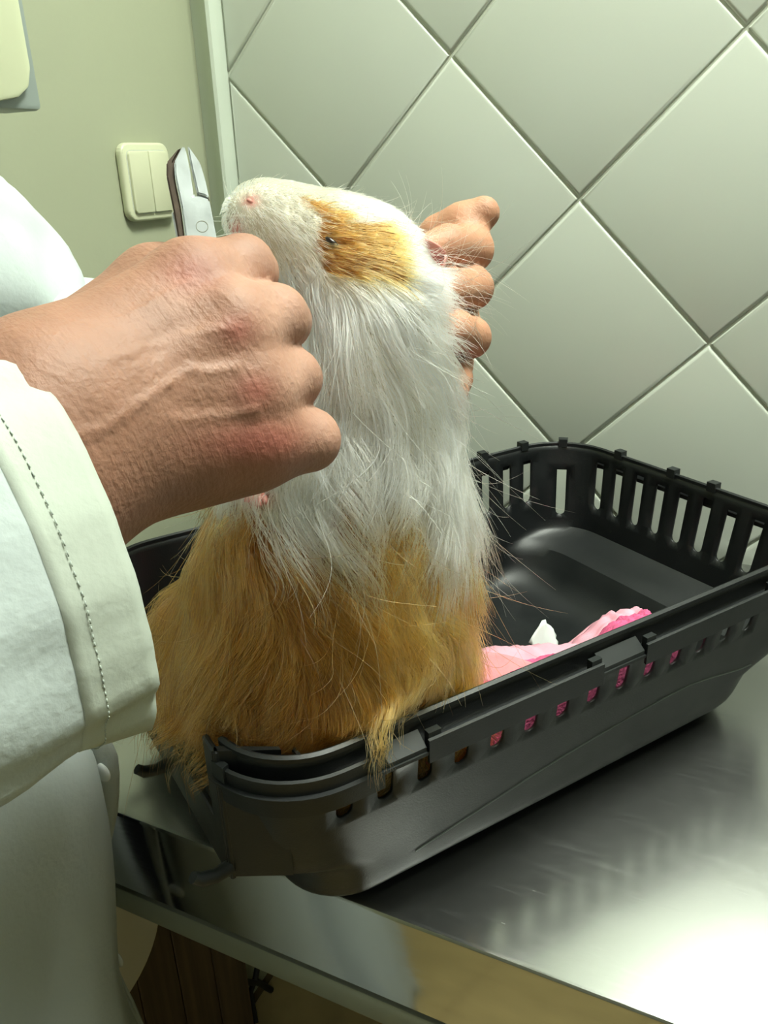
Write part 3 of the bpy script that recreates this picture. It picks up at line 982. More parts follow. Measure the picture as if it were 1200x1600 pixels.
def smooth_noise(P, freq, seed):
    o = np.zeros(P.shape)
    rs = np.random.default_rng(seed)
    for k in range(6):
        d = rs.normal(size=3); d /= np.linalg.norm(d)
        w = rs.normal(size=3)
        o += np.sin((P @ d)[:, None] * freq * (0.6 + .3 * k) + rs.random() * 6.28) * w
    return o / 3.0
HEADDIR = norm(HP[0][0] - HP[-1][0])
def tub_clamp(prev, P):
    """keep hair on its own side of the tub walls"""
    a, c = w2c(prev), w2c(P)
    z = c[:, 2]
    vmin = .019 * (1 - np.clip(z, 0, CH) / CH) + .0060
    inside = a[:, 1] > -.004
    low = z < .1425
    nv = np.where(low & inside & (c[:, 1] < vmin), vmin, c[:, 1])
    nv = np.where(low & ~inside & (z > .100) & (nv > -.0135), -.0135, nv)
    nv = np.where(low & ~inside & (z <= .100) & (nv > -.004), -.004, nv)
    z = np.where((z < .008) & inside & (c[:, 0] > -.01), .008, z)
    ins = a[:, 0] > -.011
    z = np.where(inside & (c[:, 0] > -.011) & (z < .030), .030, z)
    umin = .004 + .036 * (1 - sstep(.038, .060, z))
    lowu = z < .0875
    nu = np.where(lowu & ins & (c[:, 0] < umin), umin, c[:, 0])
    nu = np.where(lowu & ~ins & (nu > -.0175), -.0175, nu)
    # near corner of the rim, where the wall is round
    corner = low & inside & (nu < .040 + .034 * (1 - sstep(.038, .060, z))) & (nv < .052)
    cu = .040 + .034 * (1 - sstep(.038, .060, z))
    du, dv = nu - cu, nv - .052
    rr = np.hypot(du, dv)
    k = np.where(corner & (rr > .040), .040 / (rr + 1e-9), 1)
    nu, nv = np.where(corner, cu + du * k, nu), np.where(corner, .052 + dv * k, nv)
    out = P.copy()
    out[:, 2] = z + TZ
    out[:, 0] += -(nv - c[:, 1]) * CS + (nu - c[:, 0]) * CC
    out[:, 1] += (nv - c[:, 1]) * CC + (nu - c[:, 0]) * CS
    return out
NS = 9
def grow(R0):
    """guide hairs from the roots R0: returns (n, NS, 3)"""
    n = len(R0)
    N = grad(sd_pig, R0)
    px, py = project(R0)
    pos = R0.copy()
    tl = sd_chain(R0, HP[1:], .01) - sd_chain(R0, SP[:-1], .01)
    head = np.clip((-tl + .004) / .012, 0, 1)
    cheek = head * np.clip((py - 395) / 40, 0, 1) * np.clip((545 - px) / 30, 0, 1)
    headshort = head * (1 - cheek)
    pz = np.clip((px - 488) / 14, 0, 1) * np.clip((646 - px) / 14, 0, 1) * np.clip((448 - py) / 14, 0, 1)
    headshort = np.maximum(headshort, pz)
    cheek = cheek * (1 - pz)
    nape = np.clip((px - 600) / 40, 0, 1) * np.clip((560 - py) / 60, 0, 1) * (1 - headshort)
    neck = np.clip((720 - py) / 120, 0, 1) * (1 - headshort)
    L = .058 + .012 * np.sin(px / 37.0) + RNG.uniform(-.012, .012, n)
    L = L * (1 - neck) + neck * RNG.uniform(.035, .065, n)
    L = L * (1 - nape) + nape * RNG.uniform(.012, .024, n)
    lh = np.clip(1 - sd_lefthand(R0) / .016, 0, 1)
    L *= 1 - .6 * lh
    L = L * (1 - headshort) + headshort * (.0055 + .003 * RNG.random(n) + .004 * pz + .002 * np.clip((560 - px) / -40, 0, 1))
    L = L * (1 - cheek) + cheek * RNG.uniform(.018, .032, n)
    snout = np.clip((430 - px) / 30, 0, 1) * head
    L = L * (1 - snout) + snout * .0045
    pawz = np.exp(-(((px - 402) / 26) ** 2 + ((py - 776) / 16) ** 2))
    L *= np.clip(1 - 1.2 * pawz, .08, 1)
    L *= np.where(py > 1060, .75, 1.0) * np.where((py > 1010) & (px < 400), .62, 1.0)
    g = np.array([0, 0, -1.0])
    flow = np.tile(g, (n, 1)) + .50 * smooth_noise(R0, 45, 3) + .25 * smooth_noise(R0, 90, 13)
    sway = RIGHT * .30 + UP * -.1
    flow = flow + neck[:, None] * sway
    flow = flow * (1 - nape[:, None]) + nape[:, None] * (RIGHT * .9 - UP * .25 - FWD * .1 + .5 * smooth_noise(R0, 90, 8))
    hd = HEADDIR - .25 * UP
    hd = hd * (1 - pz[:, None]) + pz[:, None] * (RIGHT * .9 - UP * .30)
    flow = flow * (1 - headshort[:, None]) + headshort[:, None] * (hd + .25 * smooth_noise(R0, 120, 4))
    flow = norm(flow)
    lift = ((.55 - .25 * neck) * (1 - headshort) + .16 * headshort)[:, None]
    d = norm(flow + N * lift)
    out = np.empty((n, NS, 3)); out[:, 0] = pos
    lay = (RNG.random(n) ** 1.3) * (.013 - .007 * neck) * (1 - headshort) + .0012 + .001 * headshort
    lay = lay + .014 * np.clip(smooth_noise(R0, 70, 31)[:, 0], 0, 1) * np.clip((py - 700) / 120, 0, 1) * (1 - headshort)
    ph = smooth_noise(R0, 40, 21)
    wdir = norm(np.cross(N, flow))
    wamp = (.0065 * (1 - headshort) * np.clip((py - 520) / 160, .25, 1))[:, None]
    grav = (.20 * (1 - nape * .8) * (1 - headshort * .9))[:, None]
    st = (L / (NS - 1))[:, None]
    for k in range(1, NS):
        t = k / (NS - 1)
        d = norm(d + grav * g + .16 * (1 - headshort[:, None]) * smooth_noise(pos + k * .002, 130, 5) + .18 * flow)
        pos = pos + d * st + wdir * wamp * (np.sin(5.2 * t + 3 * ph[:, :1]) - np.sin(5.2 * (t - 1 / (NS - 1)) + 3 * ph[:, :1]))
        s = sd_pig(pos)
        need = lay * min(1, 2.2 * t)
        m = s < need
        if m.any():
            G = grad(sd_pig, pos[m])
            pos[m] += G * (need[m] - s[m])[:, None]
            d[m] = norm(d[m] - G * np.minimum(0, (d[m] * G).sum(1, keepdims=True)) * .8)
        sh_ = sd_hands(pos)
        m = sh_ < .0015
        if m.any():
            pos[m] += grad(sd_hands, pos[m]) * (.0015 - sh_[m])[:, None]
        pos = tub_clamp(out[:, k - 1], pos)
        out[:, k] = pos
    return out, L, headshort
def make_hair(name, strands, radius, mat, parent):
    n, k, _ = strands.shape
    c = bpy.data.hair_curves.new(name)
    c.add_curves([k] * n)
    c.attributes['position'].data.foreach_set('vector', strands.astype(np.float32).ravel())
    ra = c.attributes.new('radius', 'FLOAT', 'POINT')
    t = np.linspace(0, 1, k)
    taper = np.clip(1.05 - .9 * t ** 2.2, .12, 1)
    ra.data.foreach_set('value', (radius[:, None] * taper[None]).astype(np.float32).ravel())
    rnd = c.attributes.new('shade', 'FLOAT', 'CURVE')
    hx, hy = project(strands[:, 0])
    sh0 = np.clip(.30 + .45 * np.clip((hx - 480) / 220, 0, 1) - .12 * np.clip((hy - 1000) / 100, 0, 1) + .12 * np.clip((500 - hy) / 60, 0, 1), 0, 1)  # golden right side is fur colour; lower hair darkened as painted shade
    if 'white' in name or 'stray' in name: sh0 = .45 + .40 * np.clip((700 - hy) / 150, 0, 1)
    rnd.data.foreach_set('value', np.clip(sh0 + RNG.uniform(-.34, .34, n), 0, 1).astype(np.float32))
    o = bpy.data.objects.new(name, c)
    COL.objects.link(o)
    c.materials.append(mat)
    o.parent = parent
    o.matrix_parent_inverse = parent_matrix(parent).inverted()
    return o
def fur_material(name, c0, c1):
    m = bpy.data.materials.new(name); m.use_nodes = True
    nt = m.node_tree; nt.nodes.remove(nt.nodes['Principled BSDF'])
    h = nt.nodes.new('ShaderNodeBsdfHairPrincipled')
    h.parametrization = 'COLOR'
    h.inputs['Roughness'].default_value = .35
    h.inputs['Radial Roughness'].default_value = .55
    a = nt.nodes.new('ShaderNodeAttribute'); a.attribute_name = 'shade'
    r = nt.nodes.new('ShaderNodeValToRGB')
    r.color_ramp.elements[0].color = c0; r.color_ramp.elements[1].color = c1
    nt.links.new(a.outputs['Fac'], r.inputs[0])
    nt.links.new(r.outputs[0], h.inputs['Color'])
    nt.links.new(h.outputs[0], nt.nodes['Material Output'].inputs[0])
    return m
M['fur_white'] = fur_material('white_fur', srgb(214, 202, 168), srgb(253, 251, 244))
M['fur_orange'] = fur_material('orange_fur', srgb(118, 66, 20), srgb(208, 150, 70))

pxv, pyv = project(tv.mean(1))
G0 = np.concatenate([sample(1700, np.where(pyv < 470, .15, 1.0)), sample(1300, np.where(pyv < 470, 1.0, 0.0))])
guides, GL, ghead = grow(G0)
NCH = 70000
wts = np.where(pyv < 480, 2.6, 1.0)
R0 = sample(NCH, wts)
# nearest guide for every hair
from mathutils.kdtree import KDTree
kd = KDTree(len(G0))
for i, p in enumerate(G0): kd.insert(Vector(p), i)
kd.balance()
near = [kd.find_n(Vector(p), 3) for p in R0]
gi = np.array([[h[1] for h in x] for x in near]); gd = np.array([[h[2] for h in x] for x in near])
w = 1 / (gd + .0008) ** 2; w /= w.sum(1, keepdims=True)
main = guides[gi[:, 0]]
blend = (guides[gi] * w[:, :, None, None]).sum(1)
broot = blend[:, :1]
t = np.linspace(0, 1, NS)[None, :, None]
clump = RNG.uniform(.45, .97, NCH)[:, None, None] * (1 - .6 * ghead[gi[:, 0]])[:, None, None]
free = blend + (R0[:, None] - broot)
tight = main + (R0[:, None] - main[:, :1]) * (1 - t) ** 1.2
ct = clump * t ** 1.3
strands = free * (1 - ct) + tight * ct
lenf = RNG.uniform(.62, 1.08, NCH)
idx = np.linspace(0, 1, NS)[None] * np.minimum(lenf, 1)[:, None] * (NS - 1)
i0 = np.clip(idx.astype(int), 0, NS - 2); fr_ = idx - i0
strands = np.take_along_axis(strands, i0[..., None], 1) * (1 - fr_)[..., None] + np.take_along_axis(strands, (i0 + 1)[..., None], 1) * fr_[..., None]
Lc = GL[gi[:, 0]][:, None, None]
fz = smooth_noise(R0 * 1.0 + RNG.normal(size=R0.shape) * .01, 400, 9)[:, None] * t ** 1.5 * Lc * .09
fly = (RNG.random(NCH) < .05)[:, None, None] * RNG.normal(size=(NCH, 1, 3)) * t ** 2 * Lc * .30
strands = strands + fz + fly
S2 = strands[:, 1:].reshape(-1, 3)
s = sd_pig(S2); mm = s < .0006
S2[mm] += grad(sd_pig, S2[mm]) * (.0006 - s[mm])[:, None]
s = sd_hands(S2); mm = s < .0006
S2[mm] += grad(sd_hands, S2[mm]) * (.0008 - s[mm])[:, None]
strands[:, 1:] = S2.reshape(NCH, NS - 1, 3)
for k in range(1, NS): strands[:, k] = tub_clamp(strands[:, k - 1], strands[:, k])
def wisps(n, box, direction, spread, lmin, lmax, sag):
    """single long hairs standing away from the coat; roots inside a window of the near side"""
    P_, D_ = [], []
    ok_ = (pxv > box[0]) & (pxv < box[1]) & (pyv > box[2]) & (pyv < box[3]) & ((tv.mean(1) @ FWD) < np.median(tv.mean(1) @ FWD) + .05)
    Rr = sample(n, ok_.astype(float))
    st_ = np.empty((n, NS, 3)); p = Rr.copy(); st_[:, 0] = p
    d = norm(np.tile(direction, (n, 1)) + spread * RNG.normal(size=(n, 3)) + .5 * grad(sd_pig, Rr))
    ln = RNG.uniform(lmin, lmax, (n, 1))
    curl = RNG.normal(size=(n, 3)) * .13
    for k in range(1, NS):
        d = norm(d + np.array([0, 0, -sag]) + curl)
        p = p + d * ln / (NS - 1)
        for f_ in (sd_pig, sd_hands):
            s_ = f_(p); m2 = s_ < .001
            if m2.any(): p[m2] += grad(f_, p[m2]) * (.001 - s_[m2])[:, None]
        st_[:, k] = p
    return st_
WSP = np.concatenate([
    wisps(70, (610, 680, 380, 480), RIGHT + .15 * UP, .22, .030, .062, .03),
    wisps(60, (620, 690, 430, 560), RIGHT * .9 - .1 * UP, .25, .020, .045, .08),
    wisps(26, (600, 660, 370, 440), UP * .9 + RIGHT * .35, .22, .025, .050, .0),
    wisps(22, (640, 720, 580, 760), RIGHT * .6 - .6 * UP, .25, .03, .06, .14),
    wisps(34, (660, 760, 640, 800), RIGHT * .5 - .8 * UP, .15, .04, .08, .30),
    wisps(10, (368, 410, 335, 365), -RIGHT * .9 + .12 * UP - .2 * FWD, .22, .02, .04, .0)])
isor = orange_at(R0)
px, py = project(R0)
bare = np.exp(-(((px - 391) / 11) ** 2 + ((py - 314) / 8) ** 2)) + 1.2 * np.exp(-(((px - 518) / 9) ** 2 + ((py - 378) / 7) ** 2)) + 1.5 * np.exp(-(((px - 402) / 26) ** 2 + ((py - 772) / 20) ** 2)) + .75 * np.exp(-(((px - 366) / 9) ** 2 + ((py - 362) / 14) ** 2))
okh = RNG.random(NCH) > bare * 1.2
rad = np.where(ghead[gi[:, 0]] > .5, .00011, .00016) * RNG.uniform(.7, 1.2, NCH)
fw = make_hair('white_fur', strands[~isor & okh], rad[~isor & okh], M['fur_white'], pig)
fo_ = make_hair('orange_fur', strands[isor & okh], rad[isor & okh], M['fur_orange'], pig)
fwi = make_hair('stray_hairs', WSP, np.full(len(WSP), .00008), M['fur_white'], pig)
tag(fwi, 'loose white hairs', kind='stuff')
tag(fw, 'long white fur', kind='stuff'); tag(fo_, 'long orange fur', kind='stuff')

# ------------------------------------------------------------------ the person
PX, PY = -.235, -.835                      # standing place of the person in front of the table
person = empty('person', (PX, PY, 0))
tag(person, 'person in a white coat holding a guinea pig with both hands', 'person')

def fine_hand(f, pts, h):
    lo_ = np.min(pts, axis=0); hi_ = np.max(pts, axis=0)
    return surface(f, lo_, hi_, h)
fv, fq = fine_hand(sd_fist, [A(-40, 800, .235) - .01, A(540, 370, .40) + .006, A(20, 840, .30), A(20, 420, .30), A(540, 760, .34) + .006, A(360, 360, .34)], .0017)
def bumps(V, lines, amp, width):
    """raise veins and tendons on the camera-facing back of the hand"""
    px, py = project(V)
    N = grad(sd_fist, V)
    add = np.zeros(len(V))
    for ln, a in lines:
        best = np.full(len(V), 1e9)
        for (x0, y0), (x1, y1) in zip(ln[:-1], ln[1:]):
            dx, dy = x1 - x0, y1 - y0
            t_ = np.clip(((px - x0) * dx + (py - y0) * dy) / (dx * dx + dy * dy), 0, 1)
            best = np.minimum(best, np.hypot(px - x0 - t_ * dx, py - y0 - t_ * dy))
        add += a * np.exp(-(best / width) ** 2)
    facing = np.clip(-(N @ FWD), 0, 1)
    return V + N * (add * facing)[:, None]
veins = [([(110, 680), (160, 672), (205, 640), (262, 600)], .0011), ([(300, 575), (330, 580), (368, 572)], .0010), ([(270, 655), (340, 650), (402, 640)], .0009),
         ([(262, 600), (300, 575)], .0006), ([(170, 560), (300, 520), (365, 512)], .0007), ([(190, 500), (300, 440)], .0006)]
dips = [([(330, 480), (300, 500), (240, 540)], -.0014), ([(350, 560), (280, 570)], -.0010), ([(360, 650), (290, 640)], -.0008)]
fv = bumps(fv, veins, 1, 8.0)
fv = bumps(fv, dips, 1, 22.0)
lhpts = [A(540, 660, .42) - .008, A(790, 290, .50) + .006, A(540, 480, .57), A(540, 660, .57), A(650, 300, .42), A(780, 650, .42)]
lv, lq = fine_hand(sd_lefthand, lhpts, .002)
def sd_body(P):
    d = sd_ellipsoid(P, (PX, PY - .01, 1.16), (.138, .088, .29))
    d = smin(d, sd_ellipsoid(P, (PX, PY - .01, .93), (.140, .098, .17)), .06)
    d = smin(d, sd_cone(P, (-.335, -.735, 1.385), (PX + .12, PY - .06, 1.385), .040, .040), .05)
    d = smin(d, sd_cone(P, (PX, PY - .02, 1.42), (PX, PY + .005, 1.54), .06, .053), .04)
    d = smin(d, sd_ellipsoid(P, (PX + .005, PY + .02, 1.625), (.073, .094, .112)), .03)
    d = smin(d, sd_ellipsoid(P, (PX + .008, PY + .075, 1.575), (.048, .042, .050)), .03)
    d = smin(d, sd_cone(P, (PX + .012, PY + .112, 1.640), (PX + .013, PY + .128, 1.598), .008, .014), .012)    # nose
    d = smin(d, sd_cone(P, (PX - .022, PY + .105, 1.553), (PX + .042, PY + .105, 1.553), .007, .007), .008)    # mouth
    for s_ in (-1, 1):
        d = smin(d, sd_ellipsoid(P, (PX + .005 + s_ * .076, PY + .01, 1.615), (.010, .022, .033)), .008)       # ear
        d = np.maximum(d, -sd_ellipsoid(P, (PX + .010 + s_ * .032, PY + .118, 1.632), (.017, .012, .010)) - .0)
    # right arm
    d = smin(d, sd_cone(P, (PX + .15, PY - .06, 1.39), (-.012, -.975, 1.145), .050, .040), .03)
    d = smin(d, sd_cone(P, (-.012, -.975, 1.145), (-.007, -.79, 1.185), .040, .034), .01)
    # left arm
    d = smin(d, sd_cone(P, (-.335, -.725, 1.38), (-.255, -.540, 1.190), .045, .038), .03)
    d = smin(d, sd_cone(P, (-.255, -.540, 1.190), (-.085, -.452, 1.20), .040, .029), .01)
    # legs
    for s_ in (-1, 1):
        d = smin(d, sd_chain(P, [(np.array([PX + s_ * .066, PY - .01, .86]), .066), (np.array([PX + s_ * .09, PY, .48]), .058), (np.array([PX + s_ * .09, PY - .02, .10]), .040)], .03), .04)
        d = smin(d, sd_cone(P, (PX + s_ * .09, PY - .04, .04), (PX + s_ * .10, PY + .12, .03), .036, .030), .02)
    return d
bv, bq = surface(sd_body, (-.46, -1.05, -.02), (.14, -.40, 1.76), .013)
nf, nl = len(fv), len(lv)
allv = np.concatenate([fv, lv, bv])
allq = np.concatenate([fq, lq + nf, bq + nf + nl])
# skin: warm brown with redder knuckles
SK, RED, PALE = np.array(srgb(150, 108, 88)[:3]), np.array(srgb(160, 96, 82)[:3]), np.array(srgb(186, 144, 126)[:3])
px, py = project(allv[:nf])
tone = np.tile(SK, (len(allv), 1))
red = np.zeros(nf); pale = np.zeros(nf)
for (x, y, w_, h_, a_) in ((300, 425, 45, 30, .7), (372, 515, 28, 24, .9), (400, 610, 34, 26, .9), (395, 690, 60, 34, .8), (440, 690, 50, 30, .5), (330, 700, 60, 30, .3)):
    red += a_ * np.exp(-(((px - x) / w_) ** 2 + ((py - y) / h_) ** 2))
for (x, y, w_, h_, a_) in ((400, 420, 40, 30, .8), (445, 495, 42, 40, .9), (468, 590, 34, 40, .8), (510, 680, 30, 40, .6), (330, 575, 40, 6, .6), (230, 620, 40, 10, .4), (350, 648, 60, 5, .5)):
    pale += a_ * np.exp(-(((px - x) / w_) ** 2 + ((py - y) / h_) ** 2))
red = np.clip(red, 0, 1)[:, None]; pale = np.clip(pale, 0, 1)[:, None]
T_ = tone[:nf] * (1 - red) + RED * red
tone[:nf] = T_ * (1 - pale) + PALE * pale
tone[nf:nf + nl] = np.array(srgb(180, 130, 102)[:3])
pm = mesh_from('body', allv, allq)
paint(pm, 'tone', tone)
body = link('body', pm, M['skin'], person, 180, True)
# fine wrinkles running across the wrist and the back of the hand
nt = M['skin'].node_tree
bs = nt.nodes['Principled BSDF']
geo = nt.nodes.new('ShaderNodeNewGeometry')
arm = norm(A(330, 560, .31) - A(60, 690, .28)); crs = norm(np.cross(arm, FWD)); thd = np.cross(arm, crs)
cmb = nt.nodes.new('ShaderNodeCombineXYZ')
for k_, (v_, sc) in enumerate(((arm, 420.0), (crs, 60.0), (thd, 60.0))):
    dt = nt.nodes.new('ShaderNodeVectorMath'); dt.operation = 'DOT_PRODUCT'
    dt.inputs[1].default_value = tuple(v_ * sc)
    nt.links.new(geo.outputs['Position'], dt.inputs[0])
    nt.links.new(dt.outputs['Value'], cmb.inputs[k_])
nw = nt.nodes.new('ShaderNodeTexNoise'); nw.inputs['Scale'].default_value = 1.0; nw.inputs['Detail'].default_value = 3
nw.inputs['Distortion'].default_value = .4
nt.links.new(cmb.outputs[0], nw.inputs['Vector'])
bw = nt.nodes.new('ShaderNodeBump'); bw.inputs['Strength'].default_value = .8; bw.inputs['Distance'].default_value = .00045
nt.links.new(nw.outputs['Fac'], bw.inputs['Height'])
old = bs.inputs['Normal'].links[0].from_node
nt.links.new(bw.outputs['Normal'], old.inputs['Normal'])

def cap(f0, off):
    return lambda P: f0(P) - off
def sd_hair(P):
    d = sd_ellipsoid(P, (PX + .005, PY + .012, 1.640), (.082, .102, .110))
    cut = (P[..., 1] - (PY + .070)) + .8 * (1.665 - P[..., 2])
    return np.maximum(d, np.maximum(cut, 1.575 - P[..., 2] + .4 * np.maximum(0, P[..., 1] - PY)))
hv, hq = surface(sd_hair, (PX - .11, PY - .12, 1.5), (PX + .11, PY + .14, 1.77), .006)
link('hair', mesh_from('hair', hv, hq), M['hair'], person, 180, True)
def sd_shirt(P):
    d = smin(sd_ellipsoid(P, (PX, PY - .01, 1.16), (.144, .094, .295)), sd_ellipsoid(P, (PX, PY - .01, .95), (.146, .104, .15)), .06)
    d = smin(d, sd_cone(P, (-.335, -.735, 1.385), (PX + .12, PY - .06, 1.385), .046, .046), .05)
    d = smin(d, sd_cone(P, (PX, PY - .02, 1.40), (PX, PY - .010, 1.455), .070, .066), .03)
    return np.maximum(d, P[..., 2] - 1.462)
shv, shq = surface(sd_shirt, (-.44, PY - .16, .78), (PX + .22, -.66, 1.50), .009)
link('shirt', mesh_from('shirt', shv, shq), material('shirt_cloth', srgb(120, 136, 150), 0.9, vary=.05, vscale=30), person, 180, True)
def sd_trousers(P):
    d = sd_ellipsoid(P, (PX, PY - .01, .90), (.144, .104, .14))
    for s_ in (-1, 1):
        d = smin(d, sd_chain(P, [(np.array([PX + s_ * .066, PY - .01, .86]), .076), (np.array([PX + s_ * .085, PY - .005, .48]), .070), (np.array([PX + s_ * .09, PY - .015, .07]), .060)], .03), .03)
    return np.maximum(d, .045 - P[..., 2])
tv_, tq_ = surface(sd_trousers, (PX - .22, PY - .2, .03), (PX + .22, PY + .17, 1.06), .014)
link('trousers', mesh_from('trousers', tv_, tq_), M['trousers'], person, 180, True)
for s_ in (-1, 1):
    f_ = lambda P, s_=s_: np.maximum(smin(sd_cone(P, (PX + s_ * .09, PY - .045, .042), (PX + s_ * .10, PY + .12, .034), .043, .038), sd_cone(P, (PX + s_ * .09, PY - .03, .05), (PX + s_ * .09, PY - .02, .09), .045, .045), .02), .001 - P[..., 2])
    sv_, sq_ = surface(f_, (PX + s_ * .09 - .07, PY - .11, -.01), (PX + s_ * .09 + .08, PY + .18, .15), .008)
    link('shoe', mesh_from('shoe', sv_, sq_), M['cord'], person, 180, True)

# --- the white coat
def fold(p, s, seed, amp):
    return amp * mnoise.noise(Vector((p[0] * s + seed, p[1] * s, p[2] * s * .35)))
def coat_ring(a, z):
    """a: 0 at the front edge, running over the person's right side to the back and round to the left edge"""
    ang = math.radians(90 - 350 * a)
    k = np.interp(z, [.42, .75, 1.0, 1.25, 1.42, 1.50], [1.16, 1.10, 1.05, 1.02, .98, .62])
    ax_ = .160 * k * (1.0 if z < 1.40 else 1.0 - .5 * (z - 1.40) / .1)
    by = np.interp(z, [.42, .8, 1.0, 1.2, 1.42, 1.5], [.150, .152, .142, .125, .108, .07])
    x, y = PX + ax_ * math.cos(ang), PY - .005 + by * math.sin(ang)
    th = -.42 * float(sstep(1.02, 1.36, z))
    x, y = PX + (x - PX) * math.cos(th) - (y - PY) * math.sin(th), PY + (x - PX) * math.sin(th) + (y - PY) * math.cos(th)
    f_ = .012 * mnoise.noise(Vector((ang * 3.2, z * 2.0, 3.3))) + .008 * mnoise.noise(Vector((ang * 8, z * 2.6, 1.3))) + .003 * mnoise.noise(Vector((ang * 14, z * 8.0, 5.3)))
    return np.array([x + f_ * math.cos(ang), y + f_ * math.sin(ang), z])
def front_edge(z):
    c = coat_ring(0, z)
    t_ = np.array([-.150 + .010 * math.sin(z * 13 + .6), -.622 + .005 * math.sin(z * 22), z])
    w_ = float(np.interp(z, [.46, .75, 1.0, 1.16], [.9, 1, 1, 0]))
    return c * (1 - w_) + t_ * w_
NZ, NA = 48, 90
vs = []
for i in range(NA):
    a = i / (NA - 1)
    for j in range(NZ):
        z = .46 + 1.04 * j / (NZ - 1)
        p = coat_ring(a, z)
        if a < .16:                                    # the right front edge swings forward and hangs free
            e_ = sstep(.16, 0, a)
            p = p + (front_edge(z) - coat_ring(0, z)) * e_ + np.array([.0, .006 * math.sin(a * 95 + z * 5) * (1 - e_), 0])
        vs.append(p)
coat = link('coat', mesh_from('coat', vs, grid_faces(NA, NZ)), M['coat'], person, 180, True)
tag(coat, 'white cotton lab coat')
m_ = coat.modifiers.new('t', 'SOLIDIFY'); m_.thickness = .0016; m_.offset = 0
# turned hem strip and buttons along the free front edge
pvs = []
for j in range(60):
    z = .47 + .90 * j / 59
    i0 = front_edge(z) + np.array([0, .0015, 0])
    for w_ in range(6):
        q_ = w_ / 5
        wd_ = float(np.interp(z, [.50, .74, .80, .88, .93, .97, 1.01, 1.06], [.008, .009, .006, .006, .015, .019, .012, .006]))
        pvs.append(i0 + np.array([RIGHT[0], RIGHT[1], 0]) * (wd_ * q_ - .002) + np.array([FWD[0], FWD[1], 0]) * (.009 - .004 * math.sin(q_ * 3.0 + z * 20)))
pl2 = link('front_placket', mesh_from('front_placket', pvs, grid_faces(60, 6)), M['coat'], coat, 180)
m_ = pl2.modifiers.new('t', 'SOLIDIFY'); m_.thickness = .0022
for z in (.62, .80, .965, 1.12):
    c_ = front_edge(z) + np.array([RIGHT[0], RIGHT[1], 0]) * .008 + np.array([FWD[0], FWD[1], 0]) * .004
    bt = MB().add(*ellipsoid(c_, [np.array([.0075, 0, 0]), np.array([0, .0022, 0]), np.array([0, 0, .0075])], 16, 8))
    bt.build('button', M['button'], coat, 180)

def sleeve(name, path, radii, squash, seed, amp, mat, parent, nseg=70, nring=64, up=(0, 0, 1), trim=0, pleat=0.0):
    path = [np.array(p, float) for p in path]
    D = np.concatenate([[0], np.cumsum([np.linalg.norm(b - a) for a, b in zip(path[:-1], path[1:])])])
    T = np.linspace(0, D[-1], nseg)
    def P_(t_):
        return np.array([np.interp(t_, D, [p[k] for p in path]) for k in range(3)])
    # soften corners
    ctr = np.array([sum(P_(np.clip(t_ + o, 0, D[-1])) for o in np.linspace(-.03, .03, 7)) / 7 for t_ in T])
    ctr[0], ctr[-1] = path[0], path[-1]
    vs = []
    for i, t_ in enumerate(T):
        tg = norm(ctr[min(i + 1, nseg - 1)] - ctr[max(i - 1, 0)])
        s_ = norm(np.cross(tg, np.array(up, float))); u_ = np.cross(s_, tg)
        r = np.interp(t_ / D[-1], np.linspace(0, 1, len(radii)), radii)
        q_ = np.interp(t_ / D[-1], np.linspace(0, 1, len(squash)), squash)
        for k in range(nring):
            a = 2 * math.pi * k / nring
            f_ = amp * mnoise.noise(Vector((math.cos(a) * 1.3 + seed, math.sin(a) * 1.3, t_ * 16))) + amp * .5 * mnoise.noise(Vector((math.cos(a) * 3 + seed, math.sin(a) * 3, t_ * 38)))
            rr = r + f_ + pleat * float(sstep(.80, 1, t_ / D[-1])) * (math.sin(a * 11 + 2 * math.sin(a * 2)) + .6 * math.sin(a * 19 + 1))
            vs.append(ctr[i] + s_ * rr * q_ * math.cos(a) + u_ * rr * math.sin(a))
    fs = []
    for i in range(nseg - 1 - trim):
        for k in range(nring):
            fs.append((i * nring + k, i * nring + (k + 1) % nring, (i + 1) * nring + (k + 1) % nring, (i + 1) * nring + k))
    o = link(name, mesh_from(name, vs, fs), mat, parent, 180)
    m2 = o.modifiers.new('t', 'SOLIDIFY'); m2.thickness = .0018; m2.offset = 0
    return o, np.array(vs).reshape(nseg, nring, 3)

# right sleeve ends in a wide cuff; its opening is set on four points of the cuff edge
cT, cB, cM = A(4, 553, .262), A(226, 1112, .272), A(190, 830, .247)
cC = (cT + cB) / 2
half = np.linalg.norm(cT - cB) / 2
sl_up = norm(cT - cB)
back_dir = norm(np.array([-.012, -.97, 1.14]) - cC)
axis = norm(np.cross(np.cross(sl_up, back_dir), sl_up))
path = [np.array([PX + .155, PY - .045, 1.42]), np.array([-.03, -.95, 1.28]), np.array([-.012, -.975, 1.145]), cC + axis * .11, cC + axis * .055, cC]
slv, sv = sleeve('sleeve', path, [.085, .080, .082, .078, .072, half * 1.02, half], [.9, .9, .85, .72, .56, .48, .45], 2.2, .0075, M['coat'], coat, 90, 72, up=sl_up, trim=3, pleat=.0009)
